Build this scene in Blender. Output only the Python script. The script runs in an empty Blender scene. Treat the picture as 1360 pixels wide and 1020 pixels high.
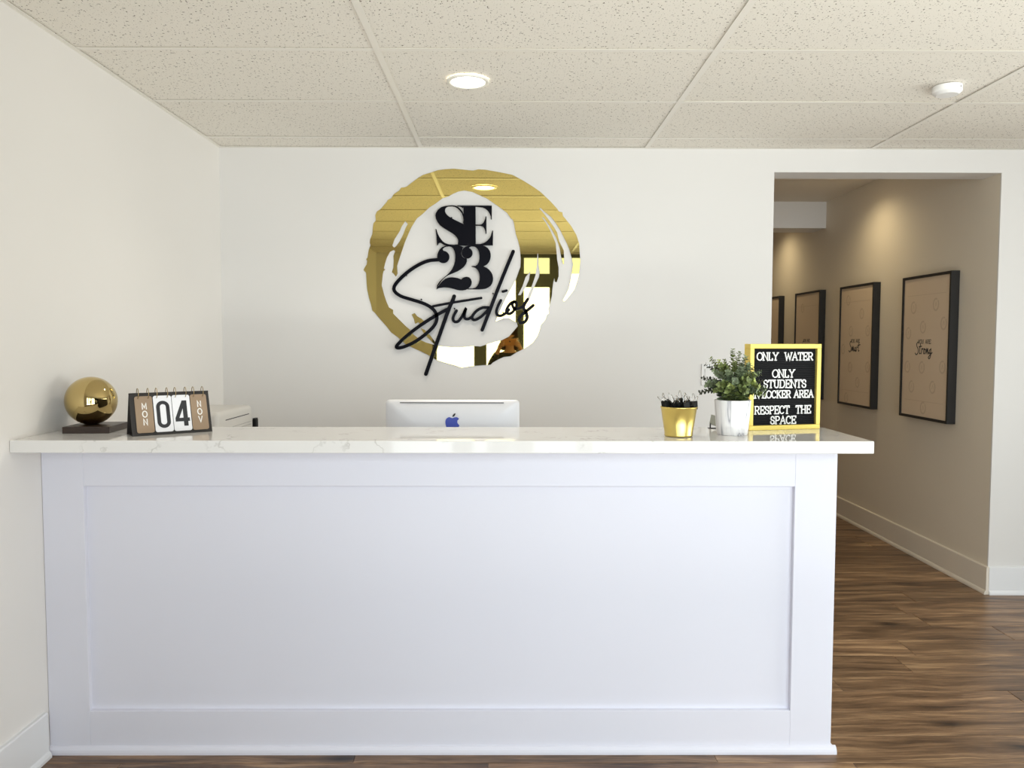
import bpy, bmesh, math, random
from mathutils import Vector, Matrix
random.seed(7)
PI = math.pi
scene = bpy.context.scene
COL = scene.collection

# ------------------------------------------------------------------ camera
CAM_H = 1.4055
F_PX, PITCH, YAW, ROLL = 1042.8835, 0.0541, 0.0053, 0.0018
cam_data = bpy.data.cameras.new('camera')
cam_data.sensor_fit = 'HORIZONTAL'
cam_data.sensor_width = 36.0
cam_data.lens = F_PX / 1360 * 36.0
cam_data.clip_start = 0.02
cam = bpy.data.objects.new('camera', cam_data)
COL.objects.link(cam)
cam.matrix_world = (Matrix.Translation((0, 0, CAM_H)) @ Matrix.Rotation(-YAW, 4, 'Z')
                    @ Matrix.Rotation(PI / 2 - PITCH, 4, 'X') @ Matrix.Rotation(ROLL, 4, 'Z'))
scene.camera = cam

# ------------------------------------------------------------------ view, world, light
vs = scene.view_settings
vs.view_transform = 'Standard'
vs.look = 'None'
vs.gamma = 1.0
vs.use_curve_mapping = False
vs.exposure = 0.35
scene.cycles.use_denoising = True
scene.cycles.max_bounces = 12
scene.cycles.diffuse_bounces = 8
scene.cycles.glossy_bounces = 6
scene.cycles.transparent_max_bounces = 8
scene.cycles.caustics_reflective = False
scene.cycles.sample_clamp_indirect = 6.0

world = bpy.data.worlds.new('world')
scene.world = world
world.use_nodes = True
bg = world.node_tree.nodes['Background']
bg.inputs['Color'].default_value = (0.82, 0.91, 1.0, 1)
bg.inputs['Strength'].default_value = 1.6


def area_light(name, loc, rot, sx, sy, power, color):
    d = bpy.data.lights.new(name, 'AREA')
    d.shape = 'RECTANGLE'
    d.size, d.size_y = sx, sy
    d.energy = power
    d.color = color
    o = bpy.data.objects.new(name, d)
    COL.objects.link(o)
    o.location = loc
    o.rotation_euler = rot
    return o


# daylight that comes in through the shop front behind the camera, the sunlit pavement outside it,
# and the side window in the right wall
area_light('shopfront_daylight', (1.25, -1.02, 1.18), (PI / 2, 0, 0), 4.4, 2.1, 138, (0.885, 0.92, 1.0))
area_light('pavement_bounce', (0.80, -2.00, 0.0), (PI, 0, 0), 5.6, 1.9, 490, (1.0, 0.95, 0.89))
area_light('side_window_daylight', (4.85, 2.0, 1.10), (PI / 2, 0, PI / 2), 2.8, 1.9, 98, (1.0, 0.965, 0.92))

# ------------------------------------------------------------------ room sizes
YB = 4.308          # back wall
XL = -1.561         # left wall
XR = 4.60           # right wall (out of frame)
YF = -0.75          # shop front behind the camera
CZ = 2.4493         # ceiling
XO1, XO2 = 1.444, 2.682   # opening to the hall, hall right wall
ZO = 2.325          # top of the opening
YH = 4.478          # hall side of the back wall
HC = 2.585          # hall ceiling
YE = 9.40           # end of the hall
XHL = 1.10          # hall left wall


# ------------------------------------------------------------------ node helpers
def mat(name, color=(0.8, 0.8, 0.8), rough=0.5, metal=0.0, spec=0.5, emit=None, estr=0.0, coat=0.0):
    m = bpy.data.materials.new(name)
    m.use_nodes = True
    b = m.node_tree.nodes['Principled BSDF']
    b.inputs['Base Color'].default_value = (*color, 1)
    b.inputs['Roughness'].default_value = rough
    b.inputs['Metallic'].default_value = metal
    b.inputs['Specular IOR Level'].default_value = spec
    b.inputs['Coat Weight'].default_value = coat
    if emit:
        b.inputs['Emission Color'].default_value = (*emit, 1)
        b.inputs['Emission Strength'].default_value = estr
    return m


class NT:
    def __init__(s, m):
        s.t = m.node_tree
        s.b = s.t.nodes['Principled BSDF']

    def n(s, kind, **kw):
        x = s.t.nodes.new(kind)
        for k, v in kw.items():
            if k.startswith('i_'):
                x.inputs[k[2:].replace('_', ' ')].default_value = v
            else:
                setattr(x, k, v)
        return x

    def l(s, a, b):
        s.t.links.new(a, b)

    def coords(s, scale=(1, 1, 1), rot=(0, 0, 0), rand=0.0):
        tc = s.n('ShaderNodeTexCoord')
        src = tc.outputs['Object']
        if rand:
            oi = s.n('ShaderNodeObjectInfo')
            mu = s.n('ShaderNodeMath', operation='MULTIPLY')
            s.l(oi.outputs['Random'], mu.inputs[0])
            mu.inputs[1].default_value = rand
            ad = s.n('ShaderNodeVectorMath', operation='ADD')
            s.l(src, ad.inputs[0])
            s.l(mu.outputs[0], ad.inputs[1])
            src = ad.outputs[0]
        mp = s.n('ShaderNodeMapping')
        mp.inputs['Scale'].default_value = scale
        mp.inputs['Rotation'].default_value = rot
        s.l(src, mp.inputs['Vector'])
        return mp.outputs[0]

    def ramp(s, fac, stops):
        r = s.n('ShaderNodeValToRGB')
        e = r.color_ramp.elements
        while len(e) < len(stops):
            e.new(0.5)
        for q, (p, c) in zip(e, stops):
            q.position = p
            q.color = (*c, 1) if len(c) == 3 else c
        s.l(fac, r.inputs[0])
        return r.outputs[0]

    def mix(s, fac, a, b, mode='MIX'):
        x = s.n('ShaderNodeMix', data_type='RGBA', blend_type=mode)
        for sock, v in ((x.inputs[0], fac), (x.inputs[6], a), (x.inputs[7], b)):
            if hasattr(v, 'links'):
                s.l(v, sock)
            elif isinstance(v, (int, float)):
                sock.default_value = v
            else:
                sock.default_value = (*v, 1)
        return x.outputs[2]

    def bump(s, h, strength=0.2, dist=0.01):
        b = s.n('ShaderNodeBump')
        b.inputs['Strength'].default_value = strength
        b.inputs['Distance'].default_value = dist
        s.l(h, b.inputs['Height'])
        s.l(b.outputs[0], s.b.inputs['Normal'])


def painted(name, color, rough=0.55, grain=220.0, strength=0.06):
    m = mat(name, color, rough, spec=0.35)
    t = NT(m)
    v = t.coords((1, 1, 1))
    nz = t.n('ShaderNodeTexNoise', i_Scale=grain, i_Detail=3.0)
    t.l(v, nz.inputs['Vector'])
    t.bump(nz.outputs[0], strength, 0.002)
    n2 = t.n('ShaderNodeTexNoise', i_Scale=1.3, i_Detail=2.0)
    t.l(v, n2.inputs['Vector'])
    c0 = tuple(c * 0.975 for c in color)
    t.l(t.ramp(n2.outputs[0], [(0.3, c0), (0.7, color)]), t.b.inputs['Base Color'])
    return m


M = {}
M['wall'] = painted('wall_paint', (0.705, 0.688, 0.67))
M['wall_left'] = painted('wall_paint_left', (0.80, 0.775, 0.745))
M['hall'] = painted('hall_paint', (0.74, 0.675, 0.57))
M['hall_trim'] = painted('hall_trim_paint', (0.75, 0.69, 0.60), 0.35)
M['trim'] = painted('trim_paint', (0.78, 0.785, 0.80), 0.32, 120, 0.03)
M['desk'] = painted('desk_paint', (0.735, 0.735, 0.81), 0.5, 140, 0.04)
M['rail'] = mat('ceiling_rail_white', (0.83, 0.80, 0.735), 0.5)
M['gap'] = mat('dark_gap', (0.03, 0.028, 0.025), 0.9)
M['alu'] = mat('bronze_aluminium', (0.10, 0.11, 0.10), 0.4, 0.4)
M['black'] = mat('black_acrylic', (0.004, 0.004, 0.007), 0.28, spec=0.05)
M['gold_mirror'] = mat('gold_mirror', (0.82, 0.665, 0.235), 0.015, 1.0)
M['edge_gold'] = mat('acrylic_edge', (0.75, 0.66, 0.40), 0.3)
M['brass'] = mat('polished_brass', (0.56, 0.43, 0.19), 0.05, 1.0)
M['gold_tin'] = mat('brushed_gold_tin', (0.78, 0.61, 0.19), 0.30, 1.0)
M['gold_frame'] = mat('gold_paint', (0.86, 0.67, 0.17), 0.38, 0.55)
M['gold_frame_side'] = M['gold_frame']
M['espresso'] = mat('espresso_wood', (0.035, 0.019, 0.013), 0.35)
M['black_frame'] = mat('black_frame', (0.012, 0.011, 0.011), 0.45)
M['felt'] = mat('black_felt', (0.016, 0.016, 0.017), 0.9, spec=0.1)
M['white_plastic'] = mat('white_plastic', (0.85, 0.85, 0.84), 0.35)
M['switch'] = mat('switch_plastic', (0.70, 0.69, 0.67), 0.45)
M['letter_white'] = mat('letter_white', (0.86, 0.86, 0.84), 0.4)
M['cream_plastic'] = mat('printer_plastic', (0.62, 0.60, 0.565), 0.4)
M['dark_slot'] = mat('dark_slot', (0.02, 0.02, 0.022), 0.6)
M['grey_line'] = mat('grey_line', (0.35, 0.34, 0.33), 0.6)
M['silver'] = mat('anodised_aluminium', (0.70, 0.70, 0.72), 0.55, 0.35)
M['logo_blue'] = mat('blue_logo', (0.045, 0.075, 0.42), 0.3)
M['wire'] = mat('nickel_wire', (0.50, 0.49, 0.47), 0.25, 1.0)
M['bronze'] = mat('bronze_wire', (0.42, 0.31, 0.15), 0.28, 1.0)
M['clip_black'] = mat('clip_black', (0.006, 0.006, 0.006), 0.5, spec=0.12)
M['kraft'] = mat('brown_card', (0.33, 0.235, 0.155), 0.8)
M['card_white'] = mat('white_card', (0.84, 0.84, 0.87), 0.6)
M['ink'] = mat('dark_ink', (0.022, 0.022, 0.026), 0.6)
M['chalk_white'] = mat('print_white', (0.85, 0.83, 0.80), 0.6)
M['easel'] = mat('dark_board', (0.022, 0.018, 0.016), 0.55)
M['print'] = mat('poster_paper', (0.68, 0.55, 0.415), 0.7)
M['motif'] = mat('poster_faint_ink', (0.57, 0.45, 0.33), 0.7)
M['soil'] = mat('dark_moss', (0.02, 0.024, 0.014), 0.95)
M['stem'] = mat('plant_stem', (0.10, 0.085, 0.04), 0.7)
M['grey_plastic'] = mat('grey_plastic', (0.36, 0.36, 0.30), 0.5)
M['pavement'] = mat('pavement', (0.45, 0.45, 0.43), 0.9)
M['downlight'] = mat('downlight_lens', (1, 1, 1), 0.5, emit=(1.0, 0.95, 0.86), estr=9.0)
M['downlight_warm'] = mat('downlight_lens_warm', (1, 1, 1), 0.5, emit=(1.0, 0.74, 0.42), estr=7.0)
M['lobby_trim'] = mat('downlight_trim', (0.80, 0.78, 0.72), 0.4)

# wood-look block
t = NT(M['espresso'])
nz = t.n('ShaderNodeTexNoise', i_Scale=8.0, i_Detail=4.0)
t.l(t.coords((2, 22, 22)), nz.inputs['Vector'])
t.l(t.ramp(nz.outputs[0], [(0.3, (0.022, 0.012, 0.009)), (0.75, (0.05, 0.028, 0.019))]), t.b.inputs['Base Color'])

# vinyl wood planks
M['plank'] = mat('oak_plank', (0.2, 0.13, 0.08), 0.36, spec=0.45)
t = NT(M['plank'])
v = t.coords((1, 1, 1), rand=37.0)
warp = t.n('ShaderNodeTexNoise', i_Scale=2.4, i_Detail=2.0)
t.l(v, warp.inputs['Vector'])
wm = t.n('ShaderNodeVectorMath', operation='MULTIPLY')
t.l(warp.outputs['Color'], wm.inputs[0])
wm.inputs[1].default_value = (0.10, 0.09, 0.0)
wa = t.n('ShaderNodeVectorMath', operation='ADD')
t.l(v, wa.inputs[0])
t.l(wm.outputs[0], wa.inputs[1])


def stretched(scale, detail, rough=0.6):
    mp = t.n('ShaderNodeMapping')
    mp.inputs['Scale'].default_value = scale
    t.l(wa.outputs[0], mp.inputs['Vector'])
    q = t.n('ShaderNodeTexNoise', i_Scale=1.0, i_Detail=detail, i_Roughness=rough)
    t.l(mp.outputs[0], q.inputs['Vector'])
    return q.outputs[0]


broad = stretched((1.7, 19, 3), 7.0, 0.66)
fine = stretched((5.0, 130, 5), 4.0, 0.7)
c1 = t.ramp(broad, [(0.31, (0.055, 0.028, 0.015)), (0.43, (0.145, 0.083, 0.044)), (0.54, (0.255, 0.153, 0.083)), (0.66, (0.45, 0.292, 0.162))])
c2 = t.ramp(fine, [(0.32, (0.52, 0.49, 0.47)), (0.60, (1.10, 1.09, 1.08))])
c3 = t.mix(1.0, c1, c2, 'MULTIPLY')
# knots: sparse stretched voronoi cells
mpk = t.n('ShaderNodeMapping')
mpk.inputs['Scale'].default_value = (2.1, 6.2, 1.0)
t.l(wa.outputs[0], mpk.inputs['Vector'])
vo = t.n('ShaderNodeTexVoronoi', i_Scale=1.0)
t.l(mpk.outputs[0], vo.inputs['Vector'])
kn = t.ramp(vo.outputs['Distance'], [(0.04, (0.09, 0.075, 0.07)), (0.12, (0.50, 0.47, 0.45)), (0.27, (1, 1, 1))])
c4 = t.mix(1.0, c3, kn, 'MULTIPLY')
oi = t.n('ShaderNodeObjectInfo')
tone = t.ramp(oi.outputs['Random'], [(0.0, (0.84, 0.83, 0.82)), (1.0, (1.12, 1.11, 1.10))])
t.l(t.mix(1.0, c4, tone, 'MULTIPLY'), t.b.inputs['Base Color'])
t.bump(fine, 0.10, 0.001)

# fissured ceiling tile
M['tile'] = mat('fissured_ceiling_tile', (0.76, 0.73, 0.66), 0.85, spec=0.1)
t = NT(M['tile'])


def fissure(scale, rot, thr0, thr1):
    v = t.coords(scale, (0, 0, rot), rand=53.0)
    w = t.n('ShaderNodeTexNoise', i_Scale=3.0, i_Detail=2.0)
    t.l(v, w.inputs['Vector'])
    mx = t.n('ShaderNodeVectorMath', operation='MULTIPLY_ADD')
    t.l(w.outputs['Color'], mx.inputs[0])
    mx.inputs[1].default_value = (0.35, 0.35, 0.0)
    t.l(v, mx.inputs[2])
    vo = t.n('ShaderNodeTexVoronoi', i_Scale=1.0, voronoi_dimensions='2D')
    t.l(mx.outputs[0], vo.inputs['Vector'])
    # random size per cell
    sp = t.n('ShaderNodeSeparateColor')
    t.l(vo.outputs['Color'], sp.inputs[0])
    ma = t.n('ShaderNodeMath', operation='MULTIPLY_ADD')
    t.l(sp.outputs[0], ma.inputs[0])
    ma.inputs[1].default_value = 0.16
    t.l(vo.outputs['Distance'], ma.inputs[2])
    return t.ramp(ma.outputs[0], [(thr0, (0, 0, 0)), (thr1, (1, 1, 1))])


fa = fissure((27, 58, 1), 0.35, 0.105, 0.135)
fb = fissure((66, 32, 1), -0.45, 0.105, 0.135)
fc = fissure((95, 95, 1), 0.0, 0.10, 0.14)
f1 = t.mix(1.0, fa, fb, 'MULTIPLY')
f2 = t.mix(1.0, f1, fc, 'MULTIPLY')
t.l(t.mix(f2, (0.17, 0.14, 0.11), (0.83, 0.795, 0.725)), t.b.inputs['Base Color'])
t.bump(f2, 0.5, 0.003)

# quartz countertop
M['quartz'] = mat('white_quartz', (0.86, 0.85, 0.82), 0.05, spec=0.36)
t = NT(M['quartz'])
v = t.coords((1, 1, 1))
w = t.n('ShaderNodeTexNoise', i_Scale=3.2, i_Detail=5.0, i_Roughness=0.62)
t.l(v, w.inputs['Vector'])
d = t.n('ShaderNodeMath', operation='SUBTRACT')
t.l(w.outputs[0], d.inputs[0])
d.inputs[1].default_value = 0.5
ab = t.n('ShaderNodeMath', operation='ABSOLUTE')
t.l(d.outputs[0], ab.inputs[0])
vein = t.ramp(ab.outputs[0], [(0.0, (0, 0, 0)), (0.012, (1, 1, 1))])
w2 = t.n('ShaderNodeTexNoise', i_Scale=7.0, i_Detail=2.0)
t.l(v, w2.inputs['Vector'])
msk = t.ramp(w2.outputs[0], [(0.47, (0, 0, 0)), (0.66, (0.75, 0.75, 0.75))])
col = t.mix(vein, (0.42, 0.40, 0.37), (0.75, 0.735, 0.715))
t.l(t.mix(msk, (0.75, 0.735, 0.715), col), t.b.inputs['Base Color'])

# marbled pot
M['pot'] = mat('marbled_ceramic', (0.80, 0.79, 0.78), 0.35)
t = NT(M['pot'])
v = t.coords((13, 13, 2.6))
w = t.n('ShaderNodeTexNoise', i_Scale=1.0, i_Detail=4.0, i_Distortion=1.2)
t.l(v, w.inputs['Vector'])
d = t.n('ShaderNodeMath', operation='SUBTRACT')
t.l(w.outputs[0], d.inputs[0])
d.inputs[1].default_value = 0.56
ab = t.n('ShaderNodeMath', operation='ABSOLUTE')
t.l(d.outputs[0], ab.inputs[0])
t.l(t.ramp(ab.outputs[0], [(0.0, (0.33, 0.33, 0.36)), (0.03, (0.66, 0.65, 0.66)), (0.09, (0.82, 0.81, 0.80))]), t.b.inputs['Base Color'])

# leaves in three greens
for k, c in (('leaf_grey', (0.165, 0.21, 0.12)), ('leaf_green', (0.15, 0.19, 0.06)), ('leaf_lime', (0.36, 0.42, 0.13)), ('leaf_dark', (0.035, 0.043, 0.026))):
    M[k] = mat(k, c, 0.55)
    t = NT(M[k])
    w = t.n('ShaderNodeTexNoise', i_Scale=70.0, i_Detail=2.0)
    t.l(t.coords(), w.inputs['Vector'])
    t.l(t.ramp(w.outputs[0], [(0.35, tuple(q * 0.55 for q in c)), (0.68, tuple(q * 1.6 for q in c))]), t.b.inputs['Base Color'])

# brushed streaks on the tin
t = NT(M['gold_tin'])
w = t.n('ShaderNodeTexNoise', i_Scale=1.0, i_Detail=3.0)
t.l(t.coords((160, 160, 3)), w.inputs['Vector'])
t.bump(w.outputs[0], 0.05, 0.001)

# shop-front glass: thin pane
mg = bpy.data.materials.new('thin_glass')
mg.use_nodes = True
nt = mg.node_tree
nt.nodes.clear()
out = nt.nodes.new('ShaderNodeOutputMaterial')
tr = nt.nodes.new('ShaderNodeBsdfTransparent')
tr.inputs[0].default_value = (0.95, 0.97, 0.95, 1)
gl = nt.nodes.new('ShaderNodeBsdfGlossy')
gl.inputs['Roughness'].default_value = 0.0
fr = nt.nodes.new('ShaderNodeFresnel')
fr.inputs[0].default_value = 1.45
mx = nt.nodes.new('ShaderNodeMixShader')
nt.links.new(fr.outputs[0], mx.inputs[0])
nt.links.new(tr.outputs[0], mx.inputs[1])
nt.links.new(gl.outputs[0], mx.inputs[2])
nt.links.new(mx.outputs[0], out.inputs[0])
M['glass'] = mg


# ------------------------------------------------------------------ mesh helpers
def link(name, me, m=None, parent=None, loc=(0, 0, 0), rot=None):
    o = bpy.data.objects.new(name, me)
    COL.objects.link(o)
    o.location = loc
    if rot:
        o.rotation_euler = rot
    if m is not None and not me.materials:
        me.materials.append(m)
    if parent:
        o.parent = parent
    return o


def mesh_of(name, bm, smooth=False):
    bmesh.ops.recalc_face_normals(bm, faces=bm.faces[:])
    me = bpy.data.meshes.new(name)
    bm.to_mesh(me)
    bm.free()
    if smooth:
        for p in me.polygons:
            p.use_smooth = True
    return me


def obj(name, bm, m, parent=None, loc=(0, 0, 0), rot=None, smooth=False):
    return link(name, mesh_of(name, bm, smooth), m, parent, loc, rot)


def box(bm, x0, x1, y0, y1, z0, z1, bev=0.0, seg=1):
    r = bmesh.ops.create_cube(bm, size=1.0)
    for v in r['verts']:
        v.co = Vector(((x0 + x1) / 2 + v.co.x * (x1 - x0), (y0 + y1) / 2 + v.co.y * (y1 - y0), (z0 + z1) / 2 + v.co.z * (z1 - z0)))
    if bev:
        es = list({e for v in r['verts'] for e in v.link_edges})
        bmesh.ops.bevel(bm, geom=es, offset=bev, segments=seg, affect='EDGES', profile=0.5)
    return bm


def boxes(*args):
    bm = bmesh.new()
    for a in args:
        box(bm, *a)
    return bm


def prism(bm, profile, axis, a0, a1):
    """extrude a closed 2D profile along an axis; profile in the two other axes"""
    def P(p, a):
        if axis == 'x':
            return (a, p[0], p[1])
        if axis == 'y':
            return (p[0], a, p[1])
        return (p[0], p[1], a)
    A = [bm.verts.new(P(p, a0)) for p in profile]
    B = [bm.verts.new(P(p, a1)) for p in profile]
    n = len(profile)
    bm.faces.new(A)
    bm.faces.new(B[::-1])
    for i in range(n):
        bm.faces.new((A[i], A[(i + 1) % n], B[(i + 1) % n], B[i]))
    return bm


def lathe(bm, prof, n=48, c=(0, 0)):
    rings = []
    for r, z in prof:
        if r < 1e-6:
            rings.append([bm.verts.new((c[0], c[1], z))])
        else:
            rings.append([bm.verts.new((c[0] + r * math.cos(2 * PI * i / n), c[1] + r * math.sin(2 * PI * i / n), z)) for i in range(n)])
    for a, b in zip(rings, rings[1:]):
        for i in range(n):
            j = (i + 1) % n
            if len(a) == 1 and len(b) == 1:
                continue
            if len(a) == 1:
                bm.faces.new((a[0], b[i], b[j]))
            elif len(b) == 1:
                bm.faces.new((a[i], a[j], b[0]))
            else:
                bm.faces.new((a[i], a[j], b[j], b[i]))
    return bm


def tube(bm, pts, r, n=8, closed=False, r_end=None):
    pts = [Vector(p) for p in pts]
    N = len(pts)
    rings = []
    up = Vector((0.13, 0.31, 0.94)).normalized()
    for i, p in enumerate(pts):
        if closed:
            d = pts[(i + 1) % N] - pts[i - 1]
        else:
            d = pts[min(i + 1, N - 1)] - pts[max(i - 1, 0)]
        d.normalize()
        a = d.cross(up)
        if a.length < 1e-3:
            a = d.cross(Vector((1, 0, 0)))
        a.normalize()
        b = d.cross(a)
        rr = r if r_end is None else r + (r_end - r) * i / (N - 1)
        rings.append([bm.verts.new(p + rr * (math.cos(2 * PI * k / n) * a + math.sin(2 * PI * k / n) * b)) for k in range(n)])
    M_ = N if closed else N - 1
    for i in range(M_):
        A, B = rings[i], rings[(i + 1) % N]
        for k in range(n):
            j = (k + 1) % n
            bm.faces.new((A[k], A[j], B[j], B[k]))
    if not closed:
        bm.faces.new(rings[0][::-1])
        bm.faces.new(rings[-1])
    return bm


def catmull(pts, k=6, closed=False):
    P = [Vector(p) for p in pts]
    n = len(P)
    out = []
    for i in range(n if closed else n - 1):
        if closed:
            p0, p1, p2, p3 = P[i - 1], P[i], P[(i + 1) % n], P[(i + 2) % n]
        else:
            p1, p2 = P[i], P[i + 1]
            p0 = P[i - 1] if i > 0 else 2 * p1 - p2
            p3 = P[i + 2] if i + 2 < n else 2 * p2 - p1
        for j in range(k):
            u = j / k
            out.append(0.5 * ((2 * p1) + (-p0 + p2) * u + (2 * p0 - 5 * p1 + 4 * p2 - p3) * u * u + (-p0 + 3 * p1 - 3 * p2 + p3) * u ** 3))
    if not closed:
        out.append(P[-1])
    return out


def ribbon(bm, pts, w, t0, t1, cap=5):
    """a flat stroke of width w along 2D pts, in the x-z plane, thick from y=t0 (front) to y=t1"""
    P = [Vector((p[0], p[1])) for p in pts]
    Q = [P[0]]
    for p in P[1:]:
        if (p - Q[-1]).length > 1e-6:
            Q.append(p)
    P = Q
    n = len(P)
    if n < 2:
        return bm
    L, R = [], []
    for i in range(n):
        d1 = (P[i] - P[i - 1]).normalized() if i > 0 else (P[1] - P[0]).normalized()
        d2 = (P[i + 1] - P[i]).normalized() if i < n - 1 else d1
        n1, n2 = Vector((-d1.y, d1.x)), Vector((-d2.y, d2.x))
        m = n1 + n2
        if m.length < 0.2:
            m = n1
        m.normalize()
        k = 1.0 / max(0.45, m.dot(n1))
        L.append(P[i] + m * (w / 2 * k))
        R.append(P[i] - m * (w / 2 * k))

    def V(p, y):
        return bm.verts.new((p.x, y, p.y))
    fl, fr_ = [V(p, t0) for p in L], [V(p, t0) for p in R]
    bl, br_ = [V(p, t1) for p in L], [V(p, t1) for p in R]
    for i in range(n - 1):
        bm.faces.new((fl[i], fl[i + 1], fr_[i + 1], fr_[i]))
        bm.faces.new((bl[i], br_[i], br_[i + 1], bl[i + 1]))
        bm.faces.new((fl[i], bl[i], bl[i + 1], fl[i + 1]))
        bm.faces.new((fr_[i], fr_[i + 1], br_[i + 1], br_[i]))
    for e, (p, d) in enumerate(((P[0], (P[0] - P[1]).normalized()), (P[-1], (P[-1] - P[-2]).normalized()))):
        i = 0 if e == 0 else n - 1
        A = Vector((-d.y, d.x)) * (w / 2)
        if cap <= 1:
            bm.faces.new((fl[i], fr_[i], br_[i], bl[i]))
            continue
        start_f, end_f = (fr_[i], fl[i]) if e == 0 else (fl[i], fr_[i])
        start_b, end_b = (br_[i], bl[i]) if e == 0 else (bl[i], br_[i])
        fs, bs = [start_f], [start_b]
        for k in range(1, cap):
            th = PI * k / cap
            q = p + A * math.cos(th) + d * (w / 2) * math.sin(th)
            fs.append(V(q, t0))
            bs.append(V(q, t1))
        fs.append(end_f)
        bs.append(end_b)
        bm.faces.new(fs)
        bm.faces.new(bs[::-1])
        for k in range(cap):
            bm.faces.new((fs[k], bs[k], bs[k + 1], fs[k + 1]))
    return bm


_dg = bpy.context.evaluated_depsgraph_get


def filled(name, loops, t0, t1, bevel=0.0):
    """mesh of filled 2D outlines (holes by even-odd), in the x-z plane, thick from y=t0 to y=t1"""
    cu = bpy.data.curves.new('outline', 'CURVE')
    cu.dimensions = '2D'
    cu.fill_mode = 'BOTH'
    cu.extrude = abs(t1 - t0) / 2
    for lp in loops:
        s = cu.splines.new('POLY')
        s.points.add(len(lp) - 1)
        for q, p in zip(s.points, lp):
            q.co = (p[0], p[1], 0, 1)
        s.use_cyclic_u = True
    o = bpy.data.objects.new('outline', cu)
    COL.objects.link(o)
    dg = bpy.context.evaluated_depsgraph_get()
    dg.update()
    me = bpy.data.meshes.new_from_object(o.evaluated_get(dg), depsgraph=dg)
    me.name = name
    me.materials.clear()
    mid = (t0 + t1) / 2
    for v in me.vertices:
        x, y, z = v.co
        v.co = (x, mid - z, y)
    bpy.data.objects.remove(o)
    bpy.data.curves.remove(cu)
    return me


def join_meshes(name, mes):
    bm = bmesh.new()
    for me in mes:
        bm.from_mesh(me)
        bpy.data.meshes.remove(me)
    me = bpy.data.meshes.new(name)
    bm.to_mesh(me)
    bm.free()
    return me


def thing(name, label, cat, loc=(0, 0, 0), rot=(0, 0, 0), group=None):
    o = bpy.data.objects.new(name, None)
    o.empty_display_size = 0.05
    COL.objects.link(o)
    o.location = loc
    o.rotation_euler = rot
    tag(o, label, cat, group)
    return o


def tag(o, label, cat, group=None):
    o['label'] = label
    o['category'] = cat
    if group:
        o['group'] = group
    return o


def struct(name, bm, m, parent=None):
    o = obj(name, bm, m, parent)
    if parent is None:
        o['kind'] = 'structure'
    return o


# ------------------------------------------------------------------ room shell
struct('wall_left', boxes((XL - 0.14, XL, YF - 0.15, YE, -0.02, 2.75)), M['wall_left'])
struct('wall_back', boxes((XL, XO1, YB, YH, -0.02, 2.75),
                          (XO2, XR, YB, YB + 0.010, -0.02, 2.75),
                          (XO2 + 0.14, XR, YB + 0.010, YH, -0.02, 2.75),
                          (XO1, XO2, YB, YH, ZO, 2.75)), M['wall'])
struct('wall_right', boxes((XR, XR + 0.14, YF - 0.15, 0.55, -0.02, 2.75), (XR, XR + 0.14, 3.45, YH, -0.02, 2.75),
                           (XR, XR + 0.14, 0.55, 3.45, 2.34, 2.75), (XR, XR + 0.14, 0.55, 3.45, -0.02, 0.10)), M['wall'])
sw = struct('window_2', boxes((XR + 0.03, XR + 0.09, 0.55, 3.45, 0.10, 0.18), (XR + 0.03, XR + 0.09, 0.55, 3.45, 2.26, 2.34)), M['alu'])
for y in (0.58, 1.52, 2.48, 3.42):
    obj('mullion', boxes((XR + 0.02, XR + 0.10, y - 0.03, y + 0.03, 0.18, 2.26)), M['alu'], sw)
for y in (0.58, 1.52, 2.48):
    obj('pane', boxes((XR + 0.057, XR + 0.063, y + 0.03, y + 0.91, 0.18, 2.26)), M['glass'], sw)
struct('wall_front', boxes((XL, -0.90, YF - 0.12, YF, -0.02, 2.75),
                           (-0.90, 4.35, YF - 0.12, YF, 2.44, 2.75),
                           (4.35, XR, YF - 0.12, YF, -0.02, 2.75),
                           (-0.90, 4.35, YF - 0.12, YF, -0.02, 0.10)), M['wall'])
struct('wall_hall_right', boxes((XO2, XO2 + 0.14, YB + 0.010, YE, -0.02, 2.75)), M['hall'])
struct('wall_hall_left', boxes((XHL - 0.14, XHL, YH, YE, -0.02, 2.75)), M['hall'])
struct('wall_hall_end', boxes((XHL - 0.14, XO2 + 0.14, YE, YE + 0.14, -0.02, 2.75)), M['hall'])
struct('ceiling_hall', boxes((XHL, XO2, YH, YE, HC, HC + 0.10)), M['hall'])
struct('trim_1', boxes((XHL, XO2, 6.672, 6.95, 2.365, HC)), M['wall'])      # boxed beam across the hall

# baseboards: board with a small shoe moulding


def baseboard(name, axis, a0, a1, face, sign, m, h=0.156):
    bm = bmesh.new()
    s = sign
    prof = [(face, 0.0), (face + s * 0.024, 0.0), (face + s * 0.024, 0.010), (face + s * 0.020, 0.019), (face + s * 0.015, 0.024),
            (face + s * 0.015, h - 0.004), (face + s * 0.011, h), (face, h)]
    prism(bm, prof, axis, a0, a1)
    return struct(name, bm, m)


def bb_profile_y(name, x0, x1, face, m):      # runs along x on a wall facing -y
    return baseboard(name, 'x', x0, x1, face, -1, m)


bb_profile_y('baseboard_back', XO2 + 0.0, XR, YB, M['trim'])
baseboard('baseboard_left', 'y', YF, 2.588, XL, 1, M['trim'])
baseboard('baseboard_hall', 'y', YB - 0.012, YE, XO2, -1, M['hall_trim'])
baseboard('baseboard_right', 'y', YF, YB, XR, -1, M['trim'])

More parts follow.
